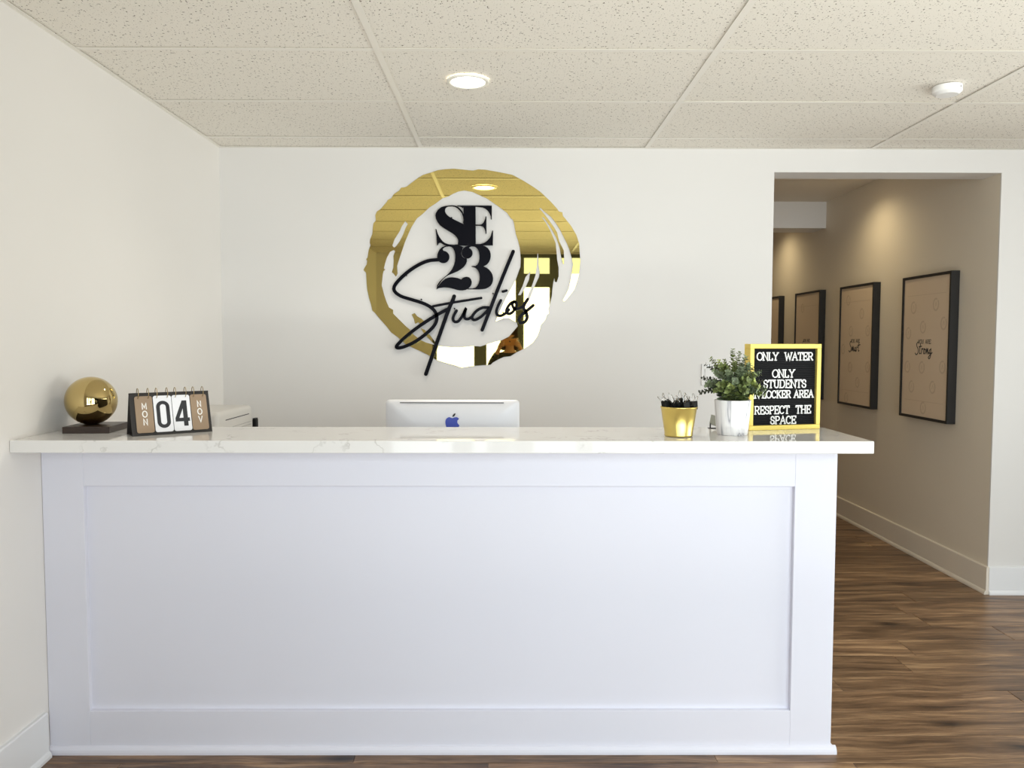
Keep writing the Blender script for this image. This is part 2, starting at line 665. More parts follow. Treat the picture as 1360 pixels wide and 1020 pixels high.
# shop front behind the camera: dark aluminium frame with panes
sf = struct('window_1', boxes((-0.90, 4.35, YF - 0.09, YF - 0.03, 0.10, 0.20), (-0.90, 4.35, YF - 0.09, YF - 0.03, 2.40, 2.44)), M['alu'])
for x, w in ((-0.875, 0.05), (-0.33, 0.15), (0.14, 0.10), (0.56, 0.13), (1.75, 0.07), (3.0, 0.07), (4.32, 0.06)):
    obj('mullion', boxes((x - w / 2, x + w / 2, YF - 0.10, YF - 0.02, 0.20, 2.40)), M['alu'], sf)
obj('transom', boxes((0.19, 0.495, YF - 0.095, YF - 0.025, 2.05, 2.21)), M['alu'], sf)
px = [-0.85, -0.405, -0.255, 0.09, 0.19, 0.495, 0.625, 1.715, 1.785, 2.965, 3.035, 4.29]
for a, b in zip(px[::2], px[1::2]):
    obj('pane', boxes((a, b, YF - 0.063, YF - 0.057, 0.20, 2.40)), M['glass'], sf)
struct('ground', boxes((-8, 12, -14, YF - 0.15, -0.12, -0.02)), M['pavement'])

# ------------------------------------------------------------------ floor planks
fl = struct('floor', boxes((XL, XR, YF - 0.12, YH, -0.06, -0.009), (XHL, XO2, YH, YE, -0.06, -0.009)), M['gap'])
PW, PL, GAP = 0.18, 1.22, 0.0009


def plank_mesh(L, Wd):
    bm = bmesh.new()
    c = 0.0022
    lo = [(-L / 2, -Wd / 2), (L / 2, -Wd / 2), (L / 2, Wd / 2), (-L / 2, Wd / 2)]
    hi = [(x - math.copysign(c, x), y - math.copysign(c, y)) for x, y in lo]
    a = [bm.verts.new((x, y, -0.009)) for x, y in lo]
    b = [bm.verts.new((x, y, -0.0014)) for x, y in lo]
    d = [bm.verts.new((x, y, 0.0)) for x, y in hi]
    for A, B in ((a, b), (b, d)):
        for i in range(4):
            j = (i + 1) % 4
            bm.faces.new((A[i], A[j], B[j], B[i]))
    bm.faces.new(d)
    me = mesh_of('plank', bm)
    me.materials.append(M['plank'])
    return me


full_plank = plank_mesh(PL - GAP, PW - GAP)
JOINT = {0: 1.356, 1: 1.73, 4: 2.10, -2: 0.95, 2: 0.62, 3: 1.18, 5: 0.85, -1: 2.02}
k = -22
while 3.09 + PW * k < YE:
    y0, y1 = 3.09 + PW * k, 3.09 + PW * (k + 1)
    if y0 < YF - 0.1:
        k += 1
        continue
    y1 = min(y1, YE)
    xa, xb = (XL, XR) if y0 < YB else (XHL, XO2)
    if y0 < YB < y1:
        xa, xb = XL, XR
    j = JOINT.get(k, random.uniform(0, PL))
    x = j - PL * math.ceil((j - xa) / PL)
    while x < xb - 0.01:
        a, b = max(x, xa), min(x + PL, xb)
        if b - a > 0.01:
            if abs((b - a) - PL) < 1e-6 and abs(y1 - y0 - PW) < 1e-6:
                me = full_plank
            else:
                me = plank_mesh(b - a - GAP, y1 - y0 - GAP)
            link('plank', me, None, fl, ((a + b) / 2, (y0 + y1) / 2, 0))
        x += PL
    k += 1

# ------------------------------------------------------------------ ceiling: deck, tiles, rails
ce = struct('ceiling', boxes((XL, XR, YF - 0.12, YB, CZ + 0.06, CZ + 0.12)), M['gap'])
TX, TY = 1.2192, 0.6096
xs = [XL] + [-0.471 + TX * i for i in range(0, 5) if -0.471 + TX * i < XR - 0.05] + [XR]
ys = [YB] + [YB - 0.2103 - TY * i for i in range(0, 9) if YB - 0.2103 - TY * i > YF + 0.05] + [YF]
RB = 0.0245


def tile_mesh(w, d):
    bm = bmesh.new()
    box(bm, -w / 2, w / 2, -d / 2, d / 2, 0, 0.014, 0.0012)
    me = mesh_of('ceiling_tile', bm)
    me.materials.append(M['tile'])
    return me


_tm = {}
for i in range(len(xs) - 1):
    for j in range(len(ys) - 1):
        x0, x1, y1, y0 = xs[i], xs[i + 1], ys[j], ys[j + 1]
        w, d = round(x1 - x0 - 0.007, 4), round(y1 - y0 - 0.007, 4)
        if (w, d) not in _tm:
            _tm[(w, d)] = tile_mesh(w, d)
        o = link('ceiling_tile', _tm[(w, d)], None, ce, ((x0 + x1) / 2 + random.uniform(-.002, .002), (y0 + y1) / 2 + random.uniform(-.002, .002), CZ + 0.0028 + random.uniform(0, 0.0012)))
        o.rotation_euler = (random.uniform(-1, 1) * 0.0028, random.uniform(-1, 1) * 0.0016, 0)
for x in xs[1:-1]:
    obj('main_rail', boxes((x - RB / 2, x + RB / 2, YF, YB, CZ - 0.0004, CZ + 0.0010), (x - 0.003, x + 0.003, YF, YB, CZ + 0.001, CZ + 0.04)), M['rail'], ce)
for y in ys[1:-1]:
    for i in range(len(xs) - 1):
        a = xs[i] + (RB / 2 if i else 0)
        b = xs[i + 1] - (RB / 2 if i < len(xs) - 2 else 0)
        obj('cross_rail', boxes((a, b, y - RB / 2, y + RB / 2, CZ - 0.0002, CZ + 0.0008), (a, b, y - 0.003, y + 0.003, CZ + 0.0008, CZ + 0.035)), M['rail'], ce)
struct('trim_2', boxes((XL, XL + 0.018, YF, YB, CZ - 0.001, CZ + 0.0008)), M['rail'])
struct('trim_3', boxes((XL + 0.018, XR, YB - 0.018, YB, CZ - 0.001, CZ + 0.0008)), M['rail'])


# ------------------------------------------------------------------ downlights, smoke detector
def downlight(x, y, z, R, label, lens_mat, trim_mat, power, color, spot_angle, drop=0.012, group=None):
    dl = thing('downlight', label, 'ceiling light', (x, y, z), group=group)
    bm = bmesh.new()
    lathe(bm, [(R, 0.0), (R, -0.004), (R * 0.95, -0.007), (R * 0.80, -0.006), (R * 0.78, 0.0), (R, 0.0)], 48)
    obj('trim_ring', bm, trim_mat, dl, smooth=True)
    bm = bmesh.new()
    lathe(bm, [(R * 0.78, -0.003), (R * 0.6, -0.005), (0, -0.006)], 48)
    obj('lens', bm, lens_mat, dl, smooth=True)
    ld = bpy.data.lights.new('downlight_beam', 'SPOT')
    ld.energy = power
    ld.color = color
    ld.spot_size = spot_angle
    ld.spot_blend = 1.0
    ld.shadow_soft_size = R * 0.6
    lo = bpy.data.objects.new('downlight_beam', ld)
    COL.objects.link(lo)
    lo.parent = dl
    lo.location = (0, 0, -drop)
    return dl


downlight(-0.162, 3.217, CZ, 0.0865, 'round white recessed ceiling light, glowing, in the lobby tiles', M['downlight'], M['lobby_trim'], 36, (1.0, 0.92, 0.80), 2.7)

sd = thing('smoke_detector', 'small round white smoke detector on the ceiling near the hall opening', 'smoke detector', (1.795, 3.262, CZ))
bm = bmesh.new()
lathe(bm, [(0.0, 0.0), (0.055, 0.0), (0.056, -0.020), (0.054, -0.025), (0.041, -0.035), (0.0, -0.036)], 40)
obj('housing', bm, M['white_plastic'], sd, smooth=False)
bm = bmesh.new()
bmesh.ops.create_uvsphere(bm, u_segments=10, v_segments=6, radius=0.0028)
obj('indicator', bm, M['dark_slot'], sd, (0.028, -0.0478, -0.013))

# ------------------------------------------------------------------ reception desk
DT = 1.0937         # counter top
CF, CB = 2.452, 2.852
DY = 2.6155         # desk front face
DXR = 1.1085
SL = 0.0395         # slab
desk = thing('reception_desk', 'white panelled reception desk front under the quartz top', 'desk', (0, DY, 0))
PX0, PX1, PZ0, PZ1 = -1.421, 0.967, 0.147, 0.919
DX0 = XL + 0.001
zt = DT - SL - 0.0005


def dpart(name, *b, bev=0.0015):
    bm = bmesh.new()
    for q in b:
        box(bm, q[0], q[1], q[2] - DY, q[3] - DY, q[4], q[5], bev)
    return obj(name, bm, M['desk'], desk)


dpart('front_panel', (PX0 - 0.02, PX1 + 0.02, DY + 0.0185, DY + 0.04, PZ0 - 0.02, PZ1 + 0.02), bev=0)
dpart('stile', (DX0, PX0, DY, DY + 0.04, 0.001, zt))
dpart('stile', (PX1, DXR, DY, DY + 0.04, 0.001, zt))
dpart('rail', (PX0, PX1, DY, DY + 0.04, PZ1, zt))
dpart('rail', (PX0, PX1, DY, DY + 0.04, 0.001, PZ0))
dpart('side_panel', (DXR - 0.02, DXR, DY + 0.04, 2.78, 0.001, zt))
dpart('back_panel', (DX0, DXR - 0.02, 2.76, 2.78, 0.001, zt))
bm = bmesh.new()
s = -0.0
prof = [(0.0, 0.0), (-0.0155, 0.0), (-0.0155, 0.008), (-0.0135, 0.016), (-0.009, 0.0225), (-0.004, 0.026), (0.0, 0.027)]
prism(bm, prof, 'x', DX0, DXR + 0.0155)
bm2 = bm
prism(bm, [(-x + DXR, z) for x, z in prof], 'y', 0.0, 0.165)
obj('base_moulding', bm, M['desk'], desk)

ct = obj('countertop', boxes((XL + 0.001, 1.154, CF, CB, DT - SL, DT, 0.0022, 2)), M['quartz'])
tag(ct, 'white quartz countertop with grey veins lying on the reception desk', 'countertop')

wt = thing('worktop', 'low white worktop behind the reception desk carrying the computer', 'worktop', (0, 2.782, 0))
obj('top', boxes((DX0, DXR, 0.0, 0.60, 0.70, 0.728, 0.002)), M['trim'], wt)
for x in (DX0 + 0.002, -0.9, 1.05):
    obj('support_panel', boxes((x, x + 0.025, 0.02, 0.56, 0.0, 0.70)), M['trim'], wt)

# ------------------------------------------------------------------ wall sign


def W(px_, py_, y=YB):
    """photo point -> (x, z) on the back wall"""
    u, v = (px_ - 680) / F_PX, (py_ - 510) / F_PX
    u, v = u * math.cos(ROLL) + v * math.sin(ROLL), -u * math.sin(ROLL) + v * math.cos(ROLL)
    x, yy, z = u, 1.0, -v
    yy, z = yy * math.cos(PITCH) + z * math.sin(PITCH), -yy * math.sin(PITCH) + z * math.cos(PITCH)
    x, yy = x * math.cos(YAW) + yy * math.sin(YAW), -x * math.sin(YAW) + yy * math.cos(YAW)
    return (x * y / yy, CAM_H + z * y / yy)


SX, SZ = W(628, 356)
sign = thing('wall_sign', 'gold mirrored brush-stroke ring with black SE 23 Studios lettering on the back wall', 'sign', (SX, YB, SZ))


def WL(p):
    x, z = W(*p)
    return (x - SX, z - SZ)


ring_outer = [(628, 226.8), (603.2, 224.3), (593, 224.8), (581.6, 226.3), (572.4, 229.4), (562, 232.5), (555.9, 236.1), (545.6, 243.8), (540.4, 248), (536.8, 249), (532.7, 249.5), (530.7, 253), (523, 258.2), (519.9, 263.4), (514.7, 266), (514.2, 268), (507, 276.3), (504.4, 278.8), (500.8, 280.9), (498.7, 286), (499.3, 293.2), (496.2, 296.8), (495.4, 302.2), (494.7, 311), (491.8, 317.8), (491.3, 322.7), (492.3, 325.7), (489.8, 332.5), (488.3, 342.4), (486.4, 344.3), (487.8, 346.3), (487.2, 351.2), (485, 354.5), (482.9, 358.6), (486.4, 362.5), (486.9, 372.4), (487.8, 384.1), (490.3, 395.9), (492.7, 403.7), (494.7, 412.5), (497.6, 415), (504.5, 423.3), (512.4, 432.2), (520, 441.7), (528.8, 448), (539.6, 457.8), (549.4, 462.3), (559.2, 466.7), (571, 472.5), (578.8, 477.5), (590.6, 481.4), (603.3, 484.8), (613.1, 488.2), (622, 486.8), (627.8, 486), (640, 485), (643.7, 484.8), (651.6, 484.3), (654.5, 481.4), (662.4, 477), (669.2, 474), (678, 473), (684.9, 468.6), (694.7, 463.7), (702.5, 458.8), (707.5, 454.9), (713.3, 447), (716.3, 439.2), (718.2, 431.4), (724.1, 424.5), (726, 418.3), (729, 416.3), (728, 410.4), (730.5, 402.5), (732.9, 392.7), (733.4, 384.9), (734.9, 374.1), (736.2, 369.2), (737.4, 374.6), (739.3, 374.6), (741.8, 367.3), (741.8, 355.5), (739.8, 344.7), (739.3, 336.9), (737.8, 322.7), (734.9, 315.9), (731, 307), (725.1, 296.3), (719.2, 288.0), (722.2, 289.4), (728, 297.3), (732.9, 305.1), (738.8, 315.9), (741.8, 324.7), (743.7, 331.6), (745.7, 343.3), (747.6, 350.7), (749.1, 350.7), (749.1, 342.4), (748.6, 332.5), (742.7, 320.8), (739.8, 309), (735.9, 302.2), (729, 292.4), (722.2, 283.6), (716.3, 277.0), (717.7, 276.2), (724.1, 282), (732, 288.4), (738.8, 297.3), (744.7, 307), (749.6, 316.9), (753.5, 324.7), (756.5, 332.5), (759.4, 343.3), (760.9, 351.4), (759.4, 361.4), (757.9, 372.2), (755.5, 382.9), (752, 390.8), (747.6, 398.6), (749.1, 400.6), (752.5, 397.6), (756.5, 392.7), (762.4, 384.9), (766.3, 374.1), (769.2, 362.4), (770.7, 347.6), (769.7, 333.9), (769.2, 323.7), (765.3, 312), (758.4, 300.2), (750.6, 290.4), (747.6, 287), (746.7, 282), (742.3, 281.1), (740.0, 277.6), (731.1, 267.7), (717.8, 255.1), (707.5, 247.9), (694.1, 239.7), (680.7, 232.5), (663.2, 228.9), (645.7, 225.8), (635.4, 225.1), (629.3, 226.6)]
ring_hole = [(628, 255.1), (616.6, 253.1), (608.4, 254.6), (601.2, 257.7), (596, 260.8), (587.8, 263.4), (579.6, 269.6), (570.3, 275.7), (561, 284.5), (553.8, 290.1), (549.2, 297.4), (546.1, 302.5), (543.0, 309.5), (537.8, 321.8), (532.9, 336.5), (529, 348.2), (527.5, 353.1), (528, 363.5), (526, 367.5), (523.1, 363.5), (520.7, 361.6), (522.6, 355.7), (523.1, 345.9), (522.7, 340.4), (525.0, 333.5), (523.1, 332.1), (518.2, 334.5), (513.8, 342.4), (511.4, 350.2), (509.9, 357), (511.9, 358.1), (509.4, 360.1), (508.4, 364.5), (507, 379.2), (510.4, 392), (513.3, 400.8), (516.8, 408.6), (522.2, 411.6), (522.2, 416.5), (529, 423.3), (538.8, 433.1), (543.7, 437.1), (549.4, 444.5), (559.2, 452), (566, 455), (574.9, 457.5), (583.7, 459.8), (598.4, 461.3), (614.1, 461.3), (627.8, 459.8), (634.4, 459.8), (637.8, 460.3), (646.7, 457.4), (657.5, 453.9), (666.3, 452), (676.1, 447), (681, 441.2), (687.8, 433.3), (686.5, 428.5), (676, 422.5), (668.8, 422.6), (658.2, 427), (664, 413), (668.8, 402.6), (674.1, 391.9), (679, 383), (684.9, 372.2), (688.8, 361.4), (691.3, 354.5), (691.8, 343.3), (690.3, 328.6), (687.8, 318.8), (685.2, 311), (683.9, 304.1), (682.4, 295.3), (680.7, 291.2), (678.7, 290.5), (673.5, 282.9), (661.2, 273.7), (646.8, 263.9), (632.4, 257.2)]
slit_a = [(538.3, 293.8), (541.8, 297.7), (538.8, 303.1), (535.9, 311), (531, 320.8), (526, 327.6), (523.6, 329.1), (521.2, 326.2), (524.1, 317.8), (531, 307), (533.4, 301.2)]
slit_c = [(713.6, 337), (714.8, 337), (715.2, 352), (716.8, 362), (715.8, 368), (713, 374), (709.4, 382), (704, 396), (698, 406), (701, 393), (707, 378), (711, 366), (713.2, 352)]
slit_d = [(704.5, 360.5), (698, 368), (694, 380), (688, 392), (691.5, 392), (697.4, 383), (702.5, 372)]
fleck = [(547, 417.6), (551, 416), (554, 420), (561, 424), (565, 429), (560, 433), (556, 428), (551.5, 430), (550, 424)]
fleck2 = [(559, 436), (564, 438), (571, 445), (577, 453), (581, 457), (577, 457), (570, 450), (563, 443)]
me = filled('gold_ring', [[WL(p) for p in L] for L in (ring_outer, ring_hole, slit_a, slit_c, slit_d, fleck, fleck2)], -0.0042, -0.0006)
me.materials.append(M['gold_mirror'])
link('gold_ring', me, None, sign)

LT0, LT1 = -0.026, -0.016      # black letters stand off the wall


def zz(o, s):
    return lambda p: WL((o[0] + p[0] / s, o[1] + p[1] / s))


q = zz((560, 260), 7.2857)


def circ(cx, cy, r, n=28):
    return [(cx + r * math.cos(2 * PI * i / n), cy + r * math.sin(2 * PI * i / n)) for i in range(n)]


def letter(name, polys, lvl=0.0):
    mes = []
    for i, P in enumerate(polys):
        mes.append(filled(name, [[q(p) for p in P]], LT0 - 0.0004 * i - lvl, LT1 - 0.0003 * i - lvl))
    me = join_meshes(name, mes)
    me.materials.append(M['black'])
    return link(name, me, None, sign)


letter('letter_s', [
    [(262, 103), (228, 107), (195, 117), (162, 143), (143, 172), (137, 198), (142, 228), (156, 260), (180, 290), (210, 314), (240, 332), (272, 351), (300, 368), (325, 388), (342, 407), (354, 428), (357, 448), (352, 486), (425, 486), (425, 292), (400, 277), (365, 260), (330, 243), (296, 226), (268, 208), (248, 191), (236, 174), (229, 155), (231, 135), (240, 121), (264, 110)],
    [(258, 103), (300, 100), (325, 103), (345, 110), (365, 123), (383, 141), (398, 162), (410, 187), (417, 213), (420, 240), (412, 288), (403, 268), (407, 240), (403, 212), (391, 177), (372, 150), (348, 128), (325, 115), (300, 109), (262, 111)],
    [(138, 328), (146, 328), (153, 352), (162, 377), (175, 402), (190, 425), (207, 445), (226, 460), (248, 470), (272, 477), (312, 480), (352, 476), (360, 489), (250, 490), (228, 484), (208, 474), (190, 462), (176, 461), (166, 468), (160, 484), (152, 484), (147, 400)],
])
letter('letter_e', [
    [(408, 103), (524, 103), (525, 486), (408, 486)],
    [(348, 103), (680, 103), (680, 236), (672, 236), (668, 205), (658, 178), (641, 152), (618, 133), (590, 121), (524, 113), (410, 113), (402, 128), (388, 118), (372, 112), (348, 111)],
    [(395, 462), (410, 440), (524, 473), (575, 472), (610, 460), (636, 442), (655, 420), (670, 395), (684, 344), (692, 344), (690, 486), (356, 486), (356, 478), (380, 474)],
    [(522, 286), (560, 287), (582, 283), (600, 267), (613, 240), (620, 208), (628, 208), (628, 374), (620, 374), (616, 345), (605, 317), (588, 301), (565, 297), (522, 297)],
], 0.0017)
letter('numeral_2', [
    circ(213, 597, 59),
    [(154, 600), (157, 570), (166, 545), (182, 520), (203, 502), (228, 492), (260, 486), (330, 486), (330, 505), (300, 503), (268, 495), (240, 497), (220, 507), (207, 520), (210, 532), (224, 542)],
    [(262, 487), (330, 485), (375, 490), (405, 500), (392, 530), (385, 560), (392, 590), (408, 606), (440, 614), (440, 640), (430, 665), (410, 693), (382, 715), (350, 735), (320, 748), (290, 760), (262, 772), (240, 785), (220, 800), (203, 818), (180, 848), (165, 872), (152, 908), (148, 905), (153, 872), (170, 843), (192, 818), (222, 792), (252, 768), (278, 740), (300, 710), (316, 675), (325, 640), (329, 605), (327, 570), (320, 540), (308, 515), (288, 498)],
    [(148, 908), (158, 888), (172, 868), (190, 845), (210, 825), (230, 810), (252, 800), (276, 794), (300, 792), (326, 795), (350, 800), (370, 807), (386, 815), (396, 803), (415, 791), (440, 787), (464, 794), (480, 812), (487, 835), (484, 860), (472, 882), (454, 900), (430, 913), (400, 919), (375, 919), (350, 915), (322, 907), (290, 898), (255, 892), (220, 890), (170, 896)],
], 0.0003)
letter('numeral_3', [
    circ(443, 560, 52),
    [(391, 558), (395, 535), (408, 514), (428, 498), (455, 489), (490, 486), (560, 485), (592, 486), (620, 496), (642, 512), (660, 536), (669, 565), (670, 592), (664, 622), (652, 648), (632, 670), (600, 688), (630, 700), (655, 720), (675, 744), (687, 770), (692, 800), (690, 828), (682, 853), (668, 874), (648, 890), (620, 902), (590, 907), (560, 909), (448, 909), (448, 903), (495, 900), (520, 893), (540, 876), (553, 852), (562, 822), (564, 790), (561, 765), (553, 738), (540, 718), (522, 702), (485, 690), (485, 685), (522, 684), (541, 670), (554, 648), (561, 615), (561, 580), (556, 550), (546, 525), (530, 507), (510, 497), (485, 495), (468, 501), (458, 511), (450, 525)],
], 0.0021)

s3 = zz((510, 330), 5.6667)
px_m = abs(WL((629, 356))[0] - WL((628, 356))[0])
SW = 4.4 * px_m
strokes = [
    ([(412, 88), (340, 96), (270, 124), (190, 175), (120, 238), (82, 290), (88, 328), (135, 362), (210, 386), (290, 411), (350, 440), (388, 478), (401, 530), (378, 585), (320, 642), (240, 700), (160, 738), (112, 748), (100, 735), (140, 690), (220, 622), (310, 558), (400, 502), (455, 472), (495, 452)], 1.0, 0.0),
    ([(372, 437), (440, 424), (520, 409), (620, 393), (733, 375)], 0.72, -0.0012),
    ([(531, 362), (520, 392), (492, 455), (452, 565), (392, 735), (350, 855), (319, 944)], 1.12, -0.0024),
    ([(548, 470), (528, 505), (522, 535), (537, 553), (562, 548), (588, 515), (607, 478), (617, 458), (607, 495), (610, 525), (632, 532), (660, 518)], 0.84, -0.0006),
    ([(788, 446), (745, 447), (700, 470), (668, 508), (668, 532), (690, 538), (735, 512), (780, 468), (805, 438)], 0.84, -0.0018),
    ([(972, 28), (915, 165), (852, 322), (790, 485), (740, 614)], 1.05, -0.0030),
    ([(880, 393), (858, 436), (846, 478), (856, 503), (885, 505), (915, 488), (940, 462)], 0.84, -0.0010),
    ([(894, 327), (922, 319)], 0.75, 0.0),
    ([(985, 402), (955, 412), (930, 445), (920, 475), (935, 492), (962, 484), (990, 448), (996, 415), (978, 400), (966, 425), (985, 458), (1020, 452), (1045, 438)], 0.82, -0.0022),
    ([(1080, 384), (1058, 420), (1050, 450), (1068, 480), (1077, 520), (1060, 552), (1032, 562), (1016, 545), (1026, 515), (1065, 478), (1122, 430)], 0.95, -0.0014),
]
bm = bmesh.new()
for pts, wf, dy in strokes:
    ribbon(bm, catmull([Vector(s3(p)) for p in pts], 7), SW * wf, LT0 - 0.003 + dy, LT1 - 0.002 + dy, 7)
obj('script_word', bm, M['black'], sign)
for (a, b) in ((600, 290), (640, 300), (588, 340), (650, 365), (540, 366), (560, 398), (575, 470), (640, 410), (655, 390), (668, 415), (697, 420), (604, 410)):
    x, z = WL((a, b))
    bm = bmesh.new()
    bmesh.ops.create_cone(bm, cap_ends=True, segments=10, radius1=0.004, radius2=0.004, depth=0.022, matrix=Matrix.Translation((x, -0.0105, z)) @ Matrix.Rotation(PI / 2, 4, 'X'))
    obj('standoff_pin', bm, M['black'], sign)

# ------------------------------------------------------------------ stroke font
ARC = lambda cx, cy, rx, ry, a0, a1, n=14: [(cx + rx * math.cos(math.radians(a0 + (a1 - a0) * i / n)), cy + ry * math.sin(math.radians(a0 + (a1 - a0) * i / n))) for i in range(n + 1)]
GL = {   # width, strokes, serif ticks (x, y, half length, direction)
    'O': (0.86, [ARC(.43, .5, .43, .5, 90, 450, 22)], []),
    'N': (0.80, [[(.08, 0), (.08, 1), (.72, 0), (.72, 1)]], [(.08, 0, .13, 'h'), (.03, 1, .09, 'h'), (.72, 1, .13, 'h')]),
    'L': (0.66, [[(.12, 1), (.12, 0), (.64, 0), (.64, .24)]], [(.12, 1, .13, 'h'), (.06, 0, .08, 'h')]),
    'Y': (0.80, [[(.02, 1), (.4, .48), (.78, 1)], [(.4, .48), (.4, 0)]], [(.04, 1, .12, 'h'), (.76, 1, .12, 'h'), (.4, 0, .14, 'h')]),
    'W': (1.12, [[(.02, 1), (.3, 0), (.56, .85), (.82, 0), (1.10, 1)]], [(.04, 1, .12, 'h'), (1.08, 1, .12, 'h')]),
    'A': (0.86, [[(.06, 0), (.43, 1), (.80, 0)], [(.2, .36), (.66, .36)]], [(.06, 0, .12, 'h'), (.80, 0, .12, 'h')]),
    'T': (0.76, [[(.02, .78), (.02, 1), (.74, 1), (.74, .78)], [(.38, 1), (.38, 0)]], [(.38, 0, .14, 'h')]),
    'E': (0.72, [[(.70, .76), (.70, 1), (.12, 1), (.12, 0), (.70, 0), (.70, .24)], [(.12, .5), (.5, .5)]], [(.06, 1, .08, 'h'), (.06, 0, .08, 'h'), (.5, .5, .10, 'v')]),
    'R': (0.82, [[(.12, 0), (.12, 1), (.45, 1)] + ARC(.45, .74, .25, .26, 90, -90, 8) + [(.12, .48)], [(.42, .48), (.72, 0), (.82, 0)]], [(.12, 0, .13, 'h'), (.06, 1, .08, 'h')]),
    'S': (0.66, [[(.58, .70), (.58, .84)] + ARC(.33, .75, .26, .25, 30, 270, 10) + ARC(.33, .25, .28, .25, 90, -150, 10) + [(.05, .14), (.05, .32)]], []),
    'U': (0.80, [[(.12, 1), (.12, .3)] + ARC(.4, .3, .28, .3, 180, 360, 8) + [(.68, 1)]], [(.12, 1, .12, 'h'), (.68, 1, .12, 'h')]),
    'D': (0.84, [[(.12, 0), (.12, 1), (.38, 1)] + ARC(.38, .5, .40, .5, 90, -90, 10) + [(.12, 0)]], [(.06, 1, .08, 'h'), (.06, 0, .08, 'h')]),
    'I': (0.34, [[(.17, 0), (.17, 1)]], [(.17, 0, .14, 'h'), (.17, 1, .14, 'h')]),
    '-': (0.34, [[(.05, .46), (.24, .46)]], []),
    'C': (0.80, [[(.72, .68), (.72, .86)] + ARC(.42, .5, .38, .5, 45, 318, 14)], []),
    'K': (0.82, [[(.12, 0), (.12, 1)], [(.70, 1), (.14, .42)], [(.32, .60), (.74, 0)]], [(.12, 0, .12, 'h'), (.12, 1, .12, 'h'), (.72, 0, .11, 'h'), (.68, 1, .11, 'h')]),
    'P': (0.74, [[(.12, 0), (.12, 1), (.42, 1)] + ARC(.42, .73, .27, .27, 90, -90, 8) + [(.12, .46)]], [(.12, 0, .14, 'h'), (.06, 1, .08, 'h')]),
    'H': (0.86, [[(.12, 0), (.12, 1)], [(.74, 0), (.74, 1)], [(.12, .5), (.74, .5)]], [(.12, 0, .12, 'h'), (.12, 1, .12, 'h'), (.74, 0, .12, 'h'), (.74, 1, .12, 'h')]),
    'M': (0.92, [[(.08, 0), (.08, 1), (.46, .25), (.84, 1), (.84, 0)]], [(.08, 0, .12, 'h'), (.84, 0, .12, 'h')]),
    'V': (0.80, [[(.04, 1), (.40, 0), (.76, 1)]], [(.05, 1, .12, 'h'), (.75, 1, .12, 'h')]),
}


def text_w(s, sp=0.12, space=0.55):
    return sum((space if c == ' ' else GL[c][0]) + sp for c in s) - sp


def glyph(bm, c, x, z, h, sx, w, t0, t1, serif=True, cap=3):
    g = GL[c]
    f = lambda p: (x + p[0] * h * sx, z + p[1] * h)
    for st in g[1]:
        ribbon(bm, [f(p) for p in st], w, t0, t1, cap)
    if serif:
        for (a, b, L, d) in g[2]:
            P = [(a - L, b), (a + L, b)] if d == 'h' else [(a, b - L), (a, b + L)]
            ribbon(bm, [f(p) for p in P], w, t0, t1, cap)


def text(bm, s, x0, x1, z, h, w, t0, t1, serif=True, space=0.55, sp=0.12):
    sx = (x1 - x0) / (text_w(s, sp, space) * h)
    x = x0
    for c in s:
        if c != ' ':
            glyph(bm, c, x, z, h, sx, w, t0, t1, serif)
        x += ((space if c == ' ' else GL[c][0]) + sp) * h * sx


# ------------------------------------------------------------------ letter board
BW, BH, BT = 0.284, 0.305, 0.040
byaw = math.atan2(0.066, 0.2756)
lb = thing('letter_board', 'gold-framed black felt board reading ONLY WATER, propped at the end of the countertop', 'letter board', (0.8483, 2.7446, DT), (0, 0, byaw))
fw = 0.0165


def bp(name, b, m, bev=0.0012):
    return obj(name, boxes((*b, bev)), m, lb)


bp('frame_rail', (0, BW, 0, BT, BH - fw, BH), M['gold_frame'])
bp('frame_rail', (0, BW, 0, BT, 0, fw), M['gold_frame'])
bp('frame_stile', (0, fw, 0, BT, fw, BH - fw), M['gold_frame'])
bp('frame_stile', (BW - fw, BW, 0, BT, fw, BH - fw), M['gold_frame'])
# ribbed felt: one grooved sheet
bm = bmesh.new()
n = 42
zs = [fw + (BH - 2 * fw) * i / n for i in range(n + 1)]
prof = [(BT - 0.004, fw)]
for i in range(n):
    a, b = zs[i], zs[i + 1]
    prof += [(0.0145, a), (0.0110, a + (b - a) * 0.22), (0.0110, a + (b - a) * 0.78)]
prof += [(0.0145, zs[-1]), (BT - 0.004, BH - fw)]
prism(bm, prof, 'x', fw, BW - fw)
obj('felt_insert', bm, M['felt'], lb)


def bx(u):      # zoom column -> board x
    return fw + (u - 152) / (719 - 152) * (BW - 2 * fw)


def bz(v):
    return fw + (845 - v) / (845 - 178) * (BH - 2 * fw)


for s_, u0, u1, vb, vt in (('ONLY  WATER', 186, 690, 279, 214), ('ONLY', 326, 523, 428, 363), ('STUDENTS', 247, 632, 519, 452), ('IN-LOCKER AREA', 150, 700, 607, 545),
                          ('RESPECT  THE', 172, 680, 746, 679), ('SPACE', 316, 545, 835, 770)):
    x0_, x1_ = bx(u0), bx(u1)
    h_ = bz(vt) - bz(vb)
    sp_, space_ = 0.10, 0.42
    sx_ = (x1_ - x0_) / (text_w(s_, sp_, space_) * h_)
    x_ = x0_
    for c in s_:
        if c != ' ':
            bm = bmesh.new()
            glyph(bm, c, x_, bz(vb), h_, sx_, 0.0036, 0.0070, 0.0108, True, 2)
            obj('letter', bm, M['letter_white'], lb)
        x_ += ((space_ if c == ' ' else GL[c][0]) + sp_) * h_ * sx_

